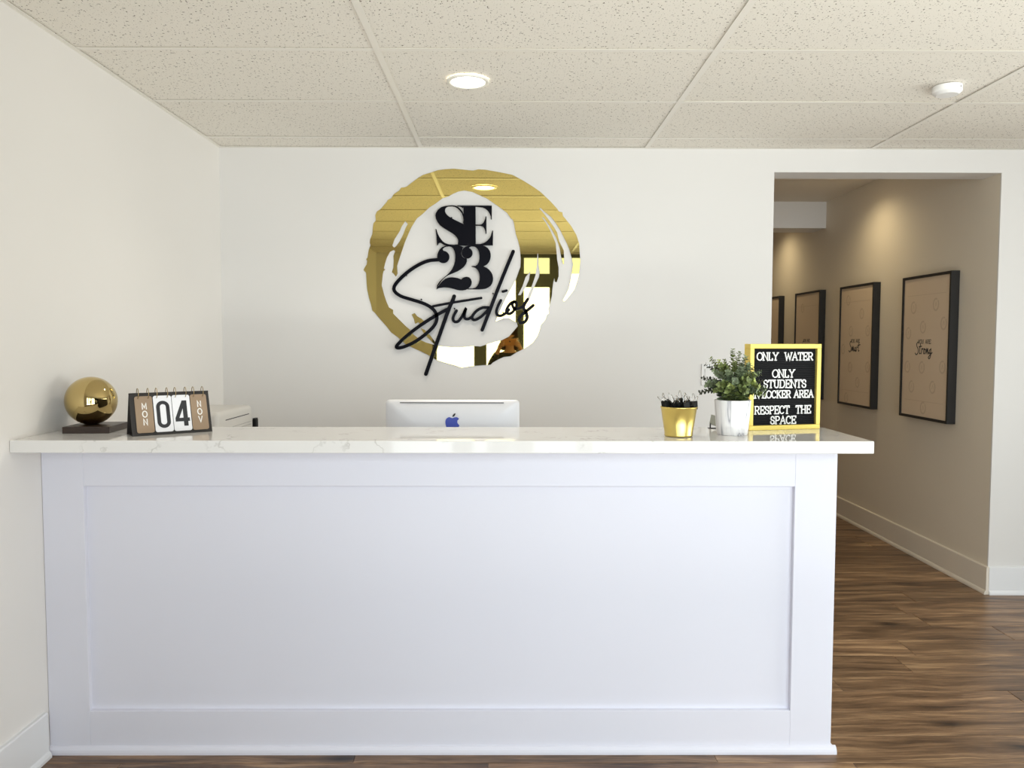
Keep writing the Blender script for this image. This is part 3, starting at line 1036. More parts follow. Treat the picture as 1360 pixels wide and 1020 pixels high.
# ------------------------------------------------------------------ brass ball on its wood block
gb = thing('ball_ornament', 'polished brass ball on a dark wood block by the left wall', 'ornament', (-1.4275, 2.722, DT), (0, 0, 0.09))
obj('wood_block', boxes((-0.076, 0.076, -0.086, 0.086, 0.0, 0.0225, 0.0012)), M['espresso'], gb)
bm = bmesh.new()
bmesh.ops.create_uvsphere(bm, u_segments=64, v_segments=40, radius=0.0835)
for v in bm.verts:
    v.co.z = max(v.co.z, -0.0815)
obj('brass_ball', bm, M['brass'], gb, (-0.020, 0.010, 0.0225 + 0.0815), smooth=True)

# ------------------------------------------------------------------ flip calendar
cyaw = math.atan2(0.150, 0.200)
cal = thing('flip_calendar', 'dark easel flip calendar with ring-bound cards showing MON 04 NOV', 'calendar', (-1.2222, 2.5498, DT), (0, 0, cyaw))
CW, CHT, lean = 0.254, 0.146, 0.30
ca, sa = math.cos(lean), math.sin(lean)


def board_frame(name, parent, loc=(0, 0, 0)):
    return parent


def lean_obj(name, me, m, parent, loc=(0, 0, 0)):
    o = link(name, me, m, parent, loc)
    return o


front = obj('front_board', boxes((0, CW, 0, 0.003, 0, CHT, 0.0008)), M['easel'], cal, rot=(-lean, 0, 0))
depth = 2 * CHT * sa
back = obj('back_board', boxes((0, CW, -0.003, 0, 0, CHT, 0.0008)), M['easel'], cal, (0, depth, 0), rot=(lean, 0, 0))
obj('base_flap', boxes((0.002, CW - 0.002, 0.003, depth - 0.003, 0.0004, 0.0022)), M['easel'], cal)


def rounded(w, h, r, n=5):
    pts = []
    for cx, cy, a in ((w - r, h - r, 0), (r, h - r, 90), (r, r, 180), (w - r, r, 270)):
        for i in range(n + 1):
            th = math.radians(a + 90 * i / n)
            pts.append((cx + r * math.cos(th), cy + r * math.sin(th)))
    return pts


def card(x, w, m, text_fn, label, under=None):
    h, z0 = 0.124, 0.009
    for k_ in range(2):
        pass
    me = filled('calendar_card', [rounded(w, h, 0.007)], -0.0042, -0.0012)
    o = link('calendar_card', me, m, cal)
    o['label'] = label
    o.rotation_euler = (-lean, 0, 0)
    o.location = (x, -z0 * 0 + z0 * sa, z0 * ca)
    bm = bmesh.new()
    text_fn(bm, w, h)
    return o, bm


def vertical(word):
    def fn(bm, w, h):
        for i, c in enumerate(word):
            hh = 0.0200
            z = h * 0.70 - i * 0.0268
            gw = GL[c][0] * hh * 0.80
            glyph(bm, c, w / 2 - gw / 2 + 0.001, z - hh / 2 + 0.003, hh, 0.80, 0.0033, -0.0049, -0.0042, False, 2)
    return fn


def zero(bm, w, h):
    cx, z0, z1, rx = w / 2, 0.0185, 0.100, 0.0152
    sw = 0.0115
    P = ARC(cx, z1 - rx, rx, rx - 0.0, 0, 180, 10) + ARC(cx, z0 + rx, rx, rx, 180, 360, 10)
    P = P + [P[0]]
    P.append((P[0][0], P[0][1] - 0.002))
    ribbon(bm, P, sw, -0.0049, -0.0042, 2)


def four(bm, w, h):
    me = filled('four', [[(0.031, 0.104), (0.046, 0.104), (0.046, 0.044), (0.052, 0.044), (0.052, 0.032), (0.046, 0.032), (0.046, 0.016), (0.032, 0.016), (0.032, 0.032), (0.006, 0.032), (0.006, 0.044)],
                         [(0.032, 0.0765), (0.032, 0.044), (0.0185, 0.044)]], -0.0049, -0.0042)
    bm.from_mesh(me)
    bpy.data.meshes.remove(me)


for x, w, m, fn, inkm, lab in ((0.0150, 0.0540, M['kraft'], vertical('MON'), M['chalk_white'], 'brown card reading MON'),
                               (0.0720, 0.0570, M['card_white'], zero, M['ink'], 'white card with the digit 0'),
                               (0.1310, 0.0570, M['card_white'], four, M['ink'], 'white card with the digit 4'),
                               (0.1905, 0.0530, M['kraft'], vertical('NOV'), M['chalk_white'], 'brown card reading NOV')):
    o, bm = card(x, w, m, fn, lab)
    obj('lettering', bm, inkm, o)
    for fx in (0.20, 0.78):
        bm = bmesh.new()
        tube(bm, [(0, 0.0140 * math.cos(a), 0.0170 * math.sin(a)) for a in [2 * PI * i / 22 for i in range(22)]], 0.00115, 6, True)
        zc = 0.146 * ca
        r_ = obj('binder_ring', bm, M['bronze'], cal, (x + w * fx, 0.146 * sa - 0.0068, zc - 0.0020), smooth=True)

# ------------------------------------------------------------------ gold bucket with clips
bk = thing('gold_bucket', 'small tapered shiny gold bucket full of black clips on the countertop', 'bucket', (0.5655, 2.585, DT))
bm = bmesh.new()
R0, R1, HB = 0.0455, 0.0595, 0.0985
lathe(bm, [(0, 0.0), (R0 - 0.002, 0.0), (R0, 0.002), (R0 + 0.0012, 0.006), (R0, 0.008), (R1 - 0.001, HB - 0.005), (R1 + 0.0008, HB - 0.003), (R1 + 0.0008, HB), (R1 - 0.0014, HB), (R1 - 0.0024, HB - 0.004), (R0 - 0.0012, 0.008), (0, 0.007)], 64)
obj('body', bm, M['gold_tin'], bk, smooth=True)


def make_clip():
    t_ = thing('binder_clip', 'black clip', 'clip', group='black clips in the gold bucket')
    bm = bmesh.new()
    prof = [(-0.0105, 0.0), (0.0105, 0.0), (0.0112, 0.003), (0.0026, 0.025), (0.0010, 0.0257), (-0.0010, 0.0257), (-0.0026, 0.025), (-0.0112, 0.003)]
    prism(bm, prof, 'y', -0.0135, 0.0135)
    obj('body', bm, M['clip_black'], t_)
    for sgn in (-1, 1):
        bm = bmesh.new()
        pts = [(0.0026 * sgn, -0.0090, 0.0235), (0.0064 * sgn, -0.0066, 0.035), (0.0108 * sgn, -0.0036, 0.045), (0.0120 * sgn, 0, 0.0485), (0.0108 * sgn, 0.0036, 0.045), (0.0064 * sgn, 0.0066, 0.035), (0.0026 * sgn, 0.0090, 0.0235)]
        tube(bm, catmull(pts, 3), 0.0010, 6)
        obj('wire_handle', bm, M['wire'], t_, smooth=True)
    return t_


clip0 = make_clip()
# x, y in the bucket, height, three tilts, label
spots = [(-0.041, -0.012, -0.013, -10, -28, 25, 'leftmost black clip in the gold bucket, its wires leaning out over the rim'),
         (-0.024, -0.024, -0.016, 22, 14, -30, 'black clip second from the left in the gold bucket'),
         (-0.002, -0.014, -0.022, -14, -16, 70, 'black clip lying low just left of the middle of the gold bucket'),
         (0.004, 0.014, -0.008, -10, 22, 20, 'black clip standing tallest in the middle of the gold bucket'),
         (0.014, -0.026, -0.017, 12, 16, -50, 'black clip at the front rim right of the middle of the gold bucket'),
         (0.029, 0.004, -0.015, -12, -14, 80, 'black clip second from the right in the gold bucket'),
         (0.042, -0.010, -0.016, -8, 26, 35, 'rightmost black clip in the gold bucket, its wires over the rim'),
         (-0.022, 0.022, -0.014, 14, -22, -15, 'black clip at the back of the gold bucket, on the left')]
for i, (x, y, dz, a, b, c, lab) in enumerate(spots):
    if i == 0:
        o = clip0
    else:
        o = clip0.copy()
        COL.objects.link(o)
        for ch in list(clip0.children):
            d_ = ch.copy()
            COL.objects.link(d_)
            d_.parent = o
    o['label'] = lab
    o.location = (0.5655 + x, 2.585 + y, DT + HB + dz + 0.0105)
    o.rotation_euler = (math.radians(a), math.radians(b), math.radians(c))

# ------------------------------------------------------------------ potted eucalyptus
pp = thing('potted_plant', 'grey-green eucalyptus plant in a white marbled pot beside the letter board', 'plant', (0.7575, 2.635, DT))
bm = bmesh.new()
lathe(bm, [(0, 0.0), (0.0475, 0.0), (0.0500, 0.002), (0.0530, 0.020), (0.0600, 0.112), (0.0605, 0.116), (0.0590, 0.118), (0.0560, 0.116), (0.0550, 0.100), (0.0, 0.098)], 56)
obj('pot', bm, M['pot'], pp, smooth=True)
bm = bmesh.new()
lathe(bm, [(0.0545, 0.0985), (0.045, 0.106), (0.02, 0.112), (0, 0.113)], 32)
obj('moss', bm, M['soil'], pp, smooth=True)


def leaf(bm, p, d, nrm, r):
    d = d.normalized()
    side = d.cross(nrm).normalized()
    up_ = side.cross(d).normalized()
    c = p + d * r * 0.95
    n_ = 9
    ctr = bm.verts.new(c - up_ * r * 0.16)
    vs_ = []
    for i in range(n_):
        th = 2 * PI * i / n_
        k_ = 1.0 if i else 1.12
        vs_.append(bm.verts.new(c + d * (math.cos(th) * r * k_) + side * (math.sin(th) * r * 0.88) + up_ * r * 0.14 * abs(math.sin(th))))
    for i in range(n_):
        bm.faces.new((ctr, vs_[i], vs_[(i + 1) % n_]))


random.seed(21)
sprigs = []
#   px targets of the sprig tips relative to the pot: (dx, dy, dz) in metres from pot centre, tip height above counter
tips = [(-0.112, -0.01, 0.142), (-0.100, 0.01, 0.190), (-0.092, 0.0, 0.235), (-0.072, 0.015, 0.255), (-0.056, -0.02, 0.250), (-0.030, 0.0, 0.252), (0.000, 0.01, 0.285), (0.020, 0.0, 0.275), (0.036, -0.02, 0.262), (0.056, 0.0, 0.240), (0.066, -0.01, 0.225), (0.082, -0.02, 0.205), (0.098, -0.02, 0.182), (0.088, -0.035, 0.150),
        (-0.075, -0.04, 0.215), (-0.060, -0.055, 0.170), (-0.035, -0.06, 0.215), (-0.012, -0.065, 0.185), (0.010, -0.06, 0.225), (0.032, -0.062, 0.185), (0.055, -0.055, 0.205), (0.072, -0.048, 0.165), (0.024, -0.068, 0.150), (-0.040, -0.066, 0.148), (-0.085, -0.02, 0.165), (-0.005, -0.035, 0.245), (-0.050, 0.04, 0.225), (0.040, 0.045, 0.235), (0.0, 0.055, 0.225),
        (-0.045, -0.03, 0.232), (0.045, -0.035, 0.235), (0.015, -0.04, 0.205), (0.098, -0.03, 0.158), (0.092, -0.045, 0.138), (0.075, -0.05, 0.140), (-0.095, -0.03, 0.172), (0.060, -0.06, 0.150), (-0.075, -0.05, 0.150), (0.090, -0.01, 0.215), (-0.022, -0.05, 0.165), (0.060, -0.03, 0.185)]
for i, (tx, ty, tz) in enumerate(tips):
    a0 = Vector((tx * 0.22, ty * 0.3, 0.104))
    tip = Vector((tx, ty, tz))
    mid_ = a0.lerp(tip, 0.5) + Vector((-tx * 0.10, 0, 0.028))
    path = catmull([a0, mid_, tip], 9)
    bm = bmesh.new()
    tube(bm, path, 0.0013, 5, False, 0.0006)
    st = obj('sprig', bm, M['stem'], pp)
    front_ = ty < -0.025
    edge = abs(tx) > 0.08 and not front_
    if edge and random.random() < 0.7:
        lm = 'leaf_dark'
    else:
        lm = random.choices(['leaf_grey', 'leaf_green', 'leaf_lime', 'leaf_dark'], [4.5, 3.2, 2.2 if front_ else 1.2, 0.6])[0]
    bm = bmesh.new()
    L = len(path)
    rbase = random.uniform(0.0095, 0.0145) if front_ else random.uniform(0.008, 0.0115)
    for j in range(2, L):
        f_ = j / (L - 1)
        r = rbase * (1.05 - 0.55 * f_)
        dr = (path[j] - path[j - 1]).normalized()
        ph = j * 1.45 + i
        ax = dr.cross(Vector((0.3, 1, 0.2))).normalized()
        ay = dr.cross(ax)
        for s_ in (0, PI) + ((PI / 2,) if front_ else ()):
            out_ = ax * math.cos(ph + s_) + ay * math.sin(ph + s_)
            d_ = (out_ + dr * random.uniform(0.2, 0.7)).normalized()
            nr = (dr * 1.0 - out_ * 0.3 + Vector((random.uniform(-.3, .3), -0.35, random.uniform(-.2, .3)))).normalized()
            leaf(bm, path[j], d_, nr, r * random.uniform(0.8, 1.15))
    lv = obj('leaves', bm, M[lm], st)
    lv['kind'] = 'stuff'

# small grey slab on a thin dark leg behind the pot
gs = thing('card_stand', 'small grey tilted slab on a thin dark leg, half hidden behind the plant pot', 'stand', (0.738, 2.815, DT))
bm = bmesh.new()
box(bm, -0.016, 0.016, -0.002, 0.002, 0.012, 0.048, 0.001)
sl = obj('slab', bm, M['grey_plastic'], gs, rot=(-0.15, 0.30, 0.25))
obj('leg', boxes((-0.010, -0.006, -0.002, 0.002, 0.002, 0.020)), M['dark_slot'], gs)
obj('foot', boxes((-0.014, 0.014, -0.012, 0.012, 0.0, 0.002)), M['dark_slot'], gs)

# ------------------------------------------------------------------ computer
WT = 0.728
ic = thing('desktop_computer', 'silver all-in-one computer seen from behind over the countertop', 'computer', (-0.2187, 3.10, WT))
IWd, IH0, IH1 = 0.530, 0.105, 0.4465
bm = bmesh.new()


def rrect(w, z0, z1, r, n=6):
    return [(x - w / 2, z + z0) for x, z in rounded(w, z1 - z0, r, n)]


rows = []
for y, ins in ((0.012, 0.0), (0.006, 0.0), (0.0015, 0.0012), (-0.001, 0.004), (-0.006, 0.012), (-0.016, 0.05), (-0.026, 0.11)):
    rows.append([bm.verts.new((x, y, z)) for x, z in rrect(IWd - 2 * ins, IH0 + ins, IH1 - ins * 0.85, max(0.004, 0.016))])
for A, B in zip(rows, rows[1:]):
    for i in range(len(A)):
        j = (i + 1) % len(A)
        bm.faces.new((A[i], A[j], B[j], B[i]))
bm.faces.new(rows[-1])
bm.faces.new(rows[0][::-1])
sh = obj('back_shell', bm, M['silver'], ic, smooth=True)
obj('screen', boxes((-IWd / 2 + 0.012, IWd / 2 - 0.012, 0.0122, 0.0135, IH0 + 0.05, IH1 - 0.012)), M['dark_slot'], ic)
obj('vent_slot', boxes((-0.207, 0.203, -0.0078, -0.0035, IH1 - 0.0125, IH1 - 0.0095)), M['dark_slot'], ic)
# apple emblem, bitten, with its leaf
ap = [(0.0, -0.030), (0.010, -0.033), (0.019, -0.029), (0.028, -0.014), (0.0305, -0.008), (0.024, -0.001), (0.0215, 0.007), (0.023, 0.014), (0.0285, 0.020), (0.022, 0.0265), (0.013, 0.0275), (0.004, 0.0245), (0.0, 0.0235), (-0.004, 0.0245), (-0.013, 0.0275), (-0.022, 0.0245), (-0.029, 0.016), (-0.0305, 0.002), (-0.027, -0.014), (-0.019, -0.029), (-0.010, -0.033)]
ap = [(p.x, p.y) for p in catmull([Vector((x * 0.9, z * 0.9)) for x, z in ap], 4, True)]
lf = [(p.x, p.y) for p in catmull([Vector((x * 0.9, z * 0.9)) for x, z in [(0.001, 0.029), (0.0015, 0.035), (0.006, 0.0415), (0.013, 0.0445), (0.0125, 0.038), (0.008, 0.0315)]], 4, True)]
lz = 0.3555
me = filled('apple_emblem', [ap], -0.0275, -0.0255)
link('apple_emblem', me, M['logo_blue'], ic, (0.001, 0, lz))
me = filled('emblem_leaf', [lf], -0.0275, -0.0255)
link('emblem_leaf', me, M['ink'], ic, (0.001, 0, lz))
bm = bmesh.new()
prism(bm, [(-0.012, 0.0), (-0.012, 0.004), (-0.055, 0.008), (-0.030, 0.19), (-0.024, 0.19), (-0.046, 0.010), (0.08, 0.004), (0.08, 0.0)], 'x', -0.09, 0.09)
obj('stand', bm, M['silver'], ic)

# ------------------------------------------------------------------ printer on its stand, black block beside it
ps = thing('printer_cabinet', 'low white cabinet against the left wall carrying the printer', 'cabinet', (-1.38, 3.70, 0))
obj('body', boxes((-0.175, 0.150, -0.23, 0.23, 0.0, 0.735, 0.002)), M['trim'], ps)
obj('top', boxes((-0.180, 0.155, -0.24, 0.24, 0.735, 0.757, 0.002)), M['trim'], ps)
pr = thing('printer', 'white box printer behind the flip calendar, top edge showing', 'printer', (-1.395, 3.57, 0.757))
PH = 0.342
bm = bmesh.new()
box(bm, -0.145, 0.160, -0.225, 0.225, 0.010, PH, 0.022, 4)
obj('housing', bm, M['cream_plastic'], pr, smooth=True)
obj('paper_slot', boxes((0.158, 0.1606, -0.14, 0.17, PH - 0.042, PH - 0.038)), M['dark_slot'], pr)
obj('seam', boxes((0.158, 0.1604, -0.20, 0.20, PH - 0.079, PH - 0.077)), M['grey_line'], pr)
obj('seam', boxes((0.158, 0.1604, -0.20, 0.20, PH - 0.092, PH - 0.090)), M['grey_line'], pr)
for sx_ in (-0.12, 0.13):
    for sy_ in (-0.19, 0.19):
        obj('foot', boxes((sx_ - 0.012, sx_ + 0.012, sy_ - 0.012, sy_ + 0.012, 0.0, 0.012)), M['dark_slot'], pr)
pb = thing('power_adapter', 'small black upright block just right of the white printer', 'adapter', (-1.232, 3.82, 0.757))
obj('body', boxes((-0.008, 0.009, -0.02, 0.02, 0.0, 0.271, 0.003)), M['clip_black'], pb)
obj('cap', boxes((-0.007, 0.008, -0.019, 0.019, 0.271, 0.274)), M['dark_slot'], pb)

# ------------------------------------------------------------------ light switch
x0, z1 = W(931.5, 483)
lsw = thing('light_switch', 'white wall switch plate on the back wall, mostly behind the plant', 'light switch', (x0 + 0.036, YB, z1 - 0.060))
bm = bmesh.new()
box(bm, -0.036, 0.036, -0.006, 0, -0.060, 0.060, 0.002)
obj('plate', bm, M['switch'], lsw)
obj('rocker', boxes((-0.017, 0.017, -0.009, -0.005, -0.034, 0.034, 0.001)), M['switch'], lsw)
obj('screw', boxes((-0.003, 0.003, -0.0068, -0.005, 0.045, 0.051)), M['wire'], lsw)
obj('screw', boxes((-0.003, 0.003, -0.0068, -0.005, -0.051, -0.045)), M['wire'], lsw)

# ------------------------------------------------------------------ framed prints in the hall
FT = 0.052


def script(bm, sts, ox, oz, s_, w, t0, t1):
    for st in sts:
        ribbon(bm, catmull([Vector((ox + x * s_, oz + y * s_)) for x, y in st], 4), w, t0, t1, 3)


# small handwritten words, unit = x-height
STRONG = [[(1.0, 2.1), (0.5, 2.3), (0.05, 1.8), (0.35, 1.3), (0.75, 0.8), (0.6, 0.1), (0.0, -0.2), (-0.4, 0.1)], [(1.55, 2.0), (1.25, 0.5), (1.3, 0.0), (1.6, 0.1)], [(1.0, 1.35), (2.0, 1.5)],
          [(1.9, 0.0), (2.1, 1.0), (2.35, 0.9), (2.6, 1.0)], [(3.0, 1.0), (2.7, 0.5), (2.9, 0.0), (3.3, 0.3), (3.2, 0.95), (2.95, 0.95), (3.5, 0.8)], [(3.7, 0.0), (3.85, 1.0), (4.0, 0.4), (4.25, 1.0), (4.4, 0.0), (4.7, 0.3)],
          [(5.3, 0.95), (4.85, 0.6), (5.0, 0.05), (5.35, 0.4), (5.4, 1.0), (5.3, -0.4), (4.9, -0.9), (4.6, -0.6), (5.9, 0.3)]]
SMART = [STRONG[0], [(1.1, 0.0), (1.25, 1.0), (1.4, 0.2), (1.65, 1.0), (1.8, 0.2), (2.05, 1.0), (2.2, 0.0), (2.5, 0.3)], [(3.1, 0.95), (2.7, 0.6), (2.8, 0.0), (3.15, 0.4), (3.2, 1.0), (3.2, 0.0), (3.5, 0.2)],
         [(3.65, 0.0), (3.85, 1.0), (4.1, 0.9), (4.35, 1.0)], [(4.95, 2.0), (4.65, 0.4), (4.75, 0.0), (5.1, 0.2)], [(4.2, 1.35), (5.6, 1.55)]]
FRIEND = [[(1.2, 2.2), (0.3, 2.1), (0.1, 0.0)], [(0.2, 1.1), (0.9, 1.2)], [(1.3, 0.5), (1.9, 0.7), (1.7, 1.0), (1.3, 0.6), (1.5, 0.0), (2.0, 0.2)], [(2.3, 0.0), (2.4, 1.0), (2.8, 0.9)],
          [(3.2, 0.95), (2.9, 0.4), (3.2, 0.0), (3.5, 0.6), (3.2, 0.95), (3.9, 0.7)], [(4.1, 1.0), (4.3, 0.0), (4.7, 1.0)]]


def picture(y0, y1, z0, z1, label, word, cols):
    """front face towards -x on the hall wall; local x runs from the far end to the near end"""
    w, h = y1 - y0, z1 - z0
    p = thing('framed_print', label, 'picture', (XO2 - FT, y1, z0), (0, 0, -PI / 2), 'framed prints on the hall wall')
    b = 0.017
    for nm, q_ in (('frame_rail', (0, w, 0, FT - 0.0005, h - b, h)), ('frame_rail', (0, w, 0, FT - 0.0005, 0, b)), ('frame_stile', (0, b, 0, FT - 0.0005, b, h - b)), ('frame_stile', (w - b, w, 0, FT - 0.0005, b, h - b))):
        obj(nm, boxes((*q_, 0.0008)), M['black_frame'], p)
    obj('print_sheet', boxes((b, w - b, 0.008, 0.040, b, h - b)), M['print'], p)
    t0, t1 = 0.0074, 0.0082
    # faint printed border line and round motifs
    bm = bmesh.new()
    iw0, iw1, iz0, iz1 = 0.060, w - 0.060, 0.115, h - 0.125
    ribbon(bm, [(iw0, iz1), (iw1, iz1)], 0.003, t0, t1, 1)
    ribbon(bm, [(iw0, iz0), (iw1, iz0)], 0.003, t0, t1, 1)
    obj('border_line', bm, M['motif'], p)
    for (fx, fz) in cols:
        bm = bmesh.new()
        cx, cz = w * fx, h * fz
        ribbon(bm, ARC(cx, cz, 0.030, 0.036, 70, 400, 18), 0.010, t0, t1, 2)
        ribbon(bm, [(cx - 0.008, cz - 0.012), (cx, cz + 0.014), (cx + 0.010, cz - 0.010)], 0.004, t0, t1, 2)
        obj('printed_motif', bm, M['motif'], p)
    bm = bmesh.new()
    text(bm, 'YOU ARE', w * 0.36, w * 0.62, h * 0.525, 0.026, 0.0032, t0 - 0.0003, t1, False)
    obj('small_lettering', bm, M['ink'], p)
    bm = bmesh.new()
    sc = w * 0.33 / 5.9
    script(bm, word, w * 0.325, h * 0.455, sc, 0.0065, t0 - 0.0003, t1)
    obj('script_lettering', bm, M['ink'], p)
    # glass sheet over the print
    return p


mot = [(0.24, 0.78), (0.70, 0.79), (0.45, 0.64), (0.86, 0.66), (0.14, 0.60), (0.45, 0.36), (0.86, 0.37), (0.14, 0.36), (0.24, 0.22), (0.68, 0.23), (0.5, 0.08)]
picture(4.672, 5.250, 0.915, 1.831, 'black-framed print reading YOU ARE Strong, nearest the hall opening', STRONG, mot)
mot2 = [(0.25, 0.88), (0.66, 0.76), (0.35, 0.62), (0.84, 0.62), (0.12, 0.47), (0.35, 0.32), (0.86, 0.33), (0.58, 0.20), (0.25, 0.06)]
picture(5.664, 6.240, 0.918, 1.838, 'black-framed print reading YOU ARE Smart, second along the hall', SMART, mot2)
picture(6.640, 7.215, 0.918, 1.846, 'black-framed print third along the hall, just above the letter board', FRIEND, [(0.3, 0.85), (0.7, 0.2)])
picture(7.632, 8.207, 0.918, 1.852, 'black-framed print farthest along the hall, cut off by the opening', FRIEND, [(0.3, 0.85), (0.7, 0.2)])

downlight(2.33, 5.655, HC, 0.075, 'round warm downlight in the hall ceiling above the second print', M['downlight_warm'], M['lobby_trim'], 20, (1.0, 0.82, 0.50), 2.6, group=None)
downlight(2.33, 7.55, HC, 0.075, 'round warm downlight in the hall ceiling beyond the boxed beam', M['downlight_warm'], M['lobby_trim'], 20, (1.0, 0.82, 0.50), 2.6, group=None)


# ------------------------------------------------------------------ the photographer, seen in the mirrored ring and the brass ball
M['skin'] = mat('skin', (0.42, 0.22, 0.13), 0.5)
M['dark_top'] = mat('dark_knit', (0.018, 0.018, 0.02), 0.85)
M['denim'] = mat('dark_denim', (0.03, 0.04, 0.065), 0.85)
M['hair'] = mat('dark_brown_hair', (0.045, 0.022, 0.012), 0.5)
M['shoe'] = mat('white_shoe', (0.6, 0.6, 0.58), 0.6)
M['case'] = mat('tan_phone_case', (0.40, 0.17, 0.06), 0.55)
M['eye'] = mat('eye_white', (0.75, 0.73, 0.7), 0.2)
M['lip'] = mat('lip', (0.36, 0.12, 0.09), 0.5)


def skinned(name, verts, edges, radii, root, m, parent, sub=2):
    me = bpy.data.meshes.new(name)
    me.from_pydata(verts, edges, [])
    o = bpy.data.objects.new(name, me)
    COL.objects.link(o)
    o.modifiers.new('skin', 'SKIN')
    for i, r in enumerate(radii):
        d = me.skin_vertices[0].data[i]
        d.radius = r if isinstance(r, tuple) else (r, r)
        d.use_root = i == root
    sb = o.modifiers.new('sub', 'SUBSURF')
    sb.levels = sub
    sb.render_levels = sub
    dg = bpy.context.evaluated_depsgraph_get()
    dg.update()
    nm = bpy.data.meshes.new_from_object(o.evaluated_get(dg), depsgraph=dg)
    bpy.data.objects.remove(o)
    bpy.data.meshes.remove(me)
    nm.name = name
    nm.materials.clear()
    for p in nm.polygons:
        p.use_smooth = True
    return link(name, nm, m, parent)


YP = -0.40
who = thing('person', 'person in a dark top holding up a phone, reflected in the gold ring', 'person', (0.02, YP, 0))
V, E_, RR = [], [], []


def chain(pts, start=None):
    prev = start
    for (p, r) in pts:
        V.append(p)
        RR.append(r)
        if prev is not None:
            E_.append((prev, len(V) - 1))
        prev = len(V) - 1
    return prev


chain([((0, 0, .84), (.145, .10)), ((0, 0, .97), (.115, .085)), ((0, .005, 1.12), (.135, .09)), ((0, 0, 1.22), (.10, .075)), ((0, .005, 1.285), .052), ((0, .018, 1.335), .046), ((0, .035, 1.378), .060), ((0, .022, 1.435), .088), ((0, .010, 1.485), .074)])
chain([((0, .118, 1.418), .012)], 7)          # nose
for s_ in (-1, 1):
    chain([((s_ * .100, .015, 1.43), .014)], 7)   # ears
    k_ = chain([((s_ * .09, 0, .79), .085), ((s_ * .095, .012, .62), .072), ((s_ * .095, .018, .45), .052), ((s_ * .095, -.01, .28), .047), ((s_ * .095, -.015, .085), .034)], 0)
    chain([((s_ * .10, .06, .042), .036), ((s_ * .105, .145, .028), .026)], k_)
    w_ = chain([((s_ * .15, 0, 1.235), .052), ((s_ * .205, .06, 1.14), .040), ((s_ * .235, .13, 1.06), .036), ((s_ * .18, .23, 1.19), .033), ((s_ * .122, .315, 1.315), .023), ((s_ * .100, .345, 1.365), .027)], 3)
    PALM = w_
    for j, (dz, ln) in enumerate(((.052, .9), (.036, 1.0), (.020, .95), (.004, .75))):
        z_ = 1.345 + dz
        chain([((s_ * .098, .352, z_), .0095), ((s_ * .092, .376, z_ + .006), .0088), ((s_ * (.078 - .006 * ln), .3835, z_ + .008), .008), ((s_ * (.078 - .024 * ln), .3830, z_ + .008), .007)], PALM)
    chain([((s_ * .086, .335, 1.372), .011), ((s_ * .066, .335, 1.388), .0095), ((s_ * .048, .3405, 1.396), .008)], PALM)
skinned('body', V, E_, RR, 0, M['skin'], who)


def garment(name, pick, grow, m):
    """a garment that follows part of the body skeleton, a little wider"""
    vs_, es_, rs_ = [], [], []

    def ch(pts, start=None):
        prev = start
        for (p, r) in pts:
            vs_.append(p)
            rs_.append(tuple(q + grow for q in (r if isinstance(r, tuple) else (r, r))))
            if prev is not None:
                es_.append((prev, len(vs_) - 1))
            prev = len(vs_) - 1
        return prev
    pick(ch)
    return skinned(name, vs_, es_, rs_, 0, m, who)


def top_pick(ch):
    ch([((0, 0, .86), (.145, .10)), ((0, 0, .97), (.12, .09)), ((0, .005, 1.12), (.138, .094)), ((0, 0, 1.215), (.105, .08)), ((0, .002, 1.268), .056)])
    for s_ in (-1, 1):
        ch([((s_ * .15, 0, 1.235), .054), ((s_ * .205, .06, 1.14), .043), ((s_ * .235, .13, 1.06), .040), ((s_ * .18, .23, 1.19), .036), ((s_ * .136, .295, 1.285), .026)], 3)


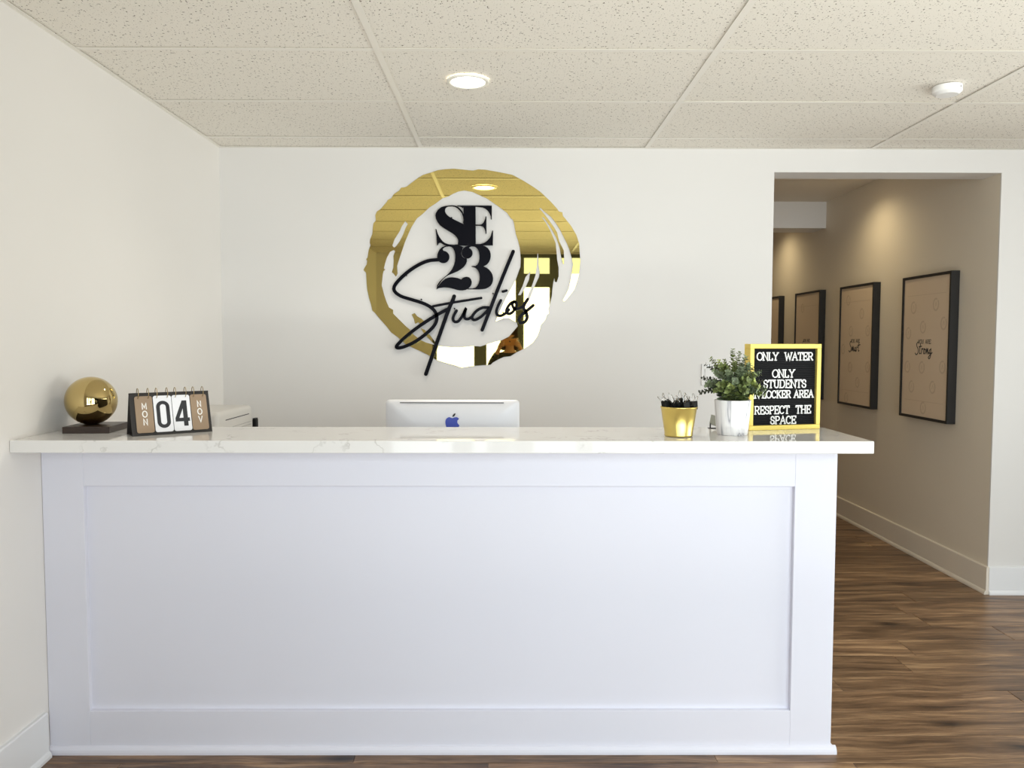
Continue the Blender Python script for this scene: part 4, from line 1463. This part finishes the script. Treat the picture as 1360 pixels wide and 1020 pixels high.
def trouser_pick(ch):
    ch([((0, 0, .86), (.142, .098)), ((0, 0, .80), (.135, .095))])
    for s_ in (-1, 1):
        ch([((s_ * .09, 0, .76), .086), ((s_ * .095, .012, .62), .074), ((s_ * .095, .018, .45), .056), ((s_ * .095, -.01, .28), .050), ((s_ * .095, -.015, .10), .042)], 1)


garment('knit_top', top_pick, 0.008, M['dark_top'])
garment('trousers', trouser_pick, 0.006, M['denim'])
for s_ in (-1, 1):
    skinned('shoe', [(s_ * .095, -.035, .045), (s_ * .098, .04, .048), (s_ * .105, .15, .034)], [(0, 1), (1, 2)], [.044, .046, .034], 1, M['shoe'], who)
    bm = bmesh.new()
    bmesh.ops.create_uvsphere(bm, u_segments=12, v_segments=8, radius=0.0105)
    obj('eye', bm, M['eye'], who, (s_ * .032, .092, 1.440), smooth=True)
bm = bmesh.new()
tube(bm, [(-.022, .094, 1.385), (0, .102, 1.384), (.022, .094, 1.385)], 0.006, 8)
obj('mouth', bm, M['lip'], who, smooth=True)
skinned('hair', [(0, -.015, 1.475), (0, -.045, 1.44), (0, -.055, 1.37), (-.07, -.02, 1.40), (.07, -.02, 1.40), (-.075, .0, 1.30), (.075, .0, 1.30), (0, .035, 1.505)], [(0, 1), (1, 2), (1, 3), (1, 4), (3, 5), (4, 6), (0, 7)], [.092, .085, .06, .05, .05, .035, .035, .055], 0, M['hair'], who)

ph = thing('smartphone', 'phone in a tan case held by the person reflected in the gold ring', 'phone', (0.02, -0.036, CAM_H))
bm = bmesh.new()
box(bm, -0.076, 0.076, -0.0045, 0.0045, -0.044, 0.032, 0.004, 3)
obj('case', bm, M['case'], ph)
obj('screen', boxes((-0.071, 0.071, -0.0052, -0.0044, -0.040, 0.028)), M['dark_slot'], ph)
bm = bmesh.new()
bmesh.ops.create_cone(bm, cap_ends=True, segments=20, radius1=0.008, radius2=0.008, depth=0.003, matrix=Matrix.Translation((0, 0.005, 0)) @ Matrix.Rotation(PI / 2, 4, 'X'))
obj('lens', bm, M['dark_slot'], ph)
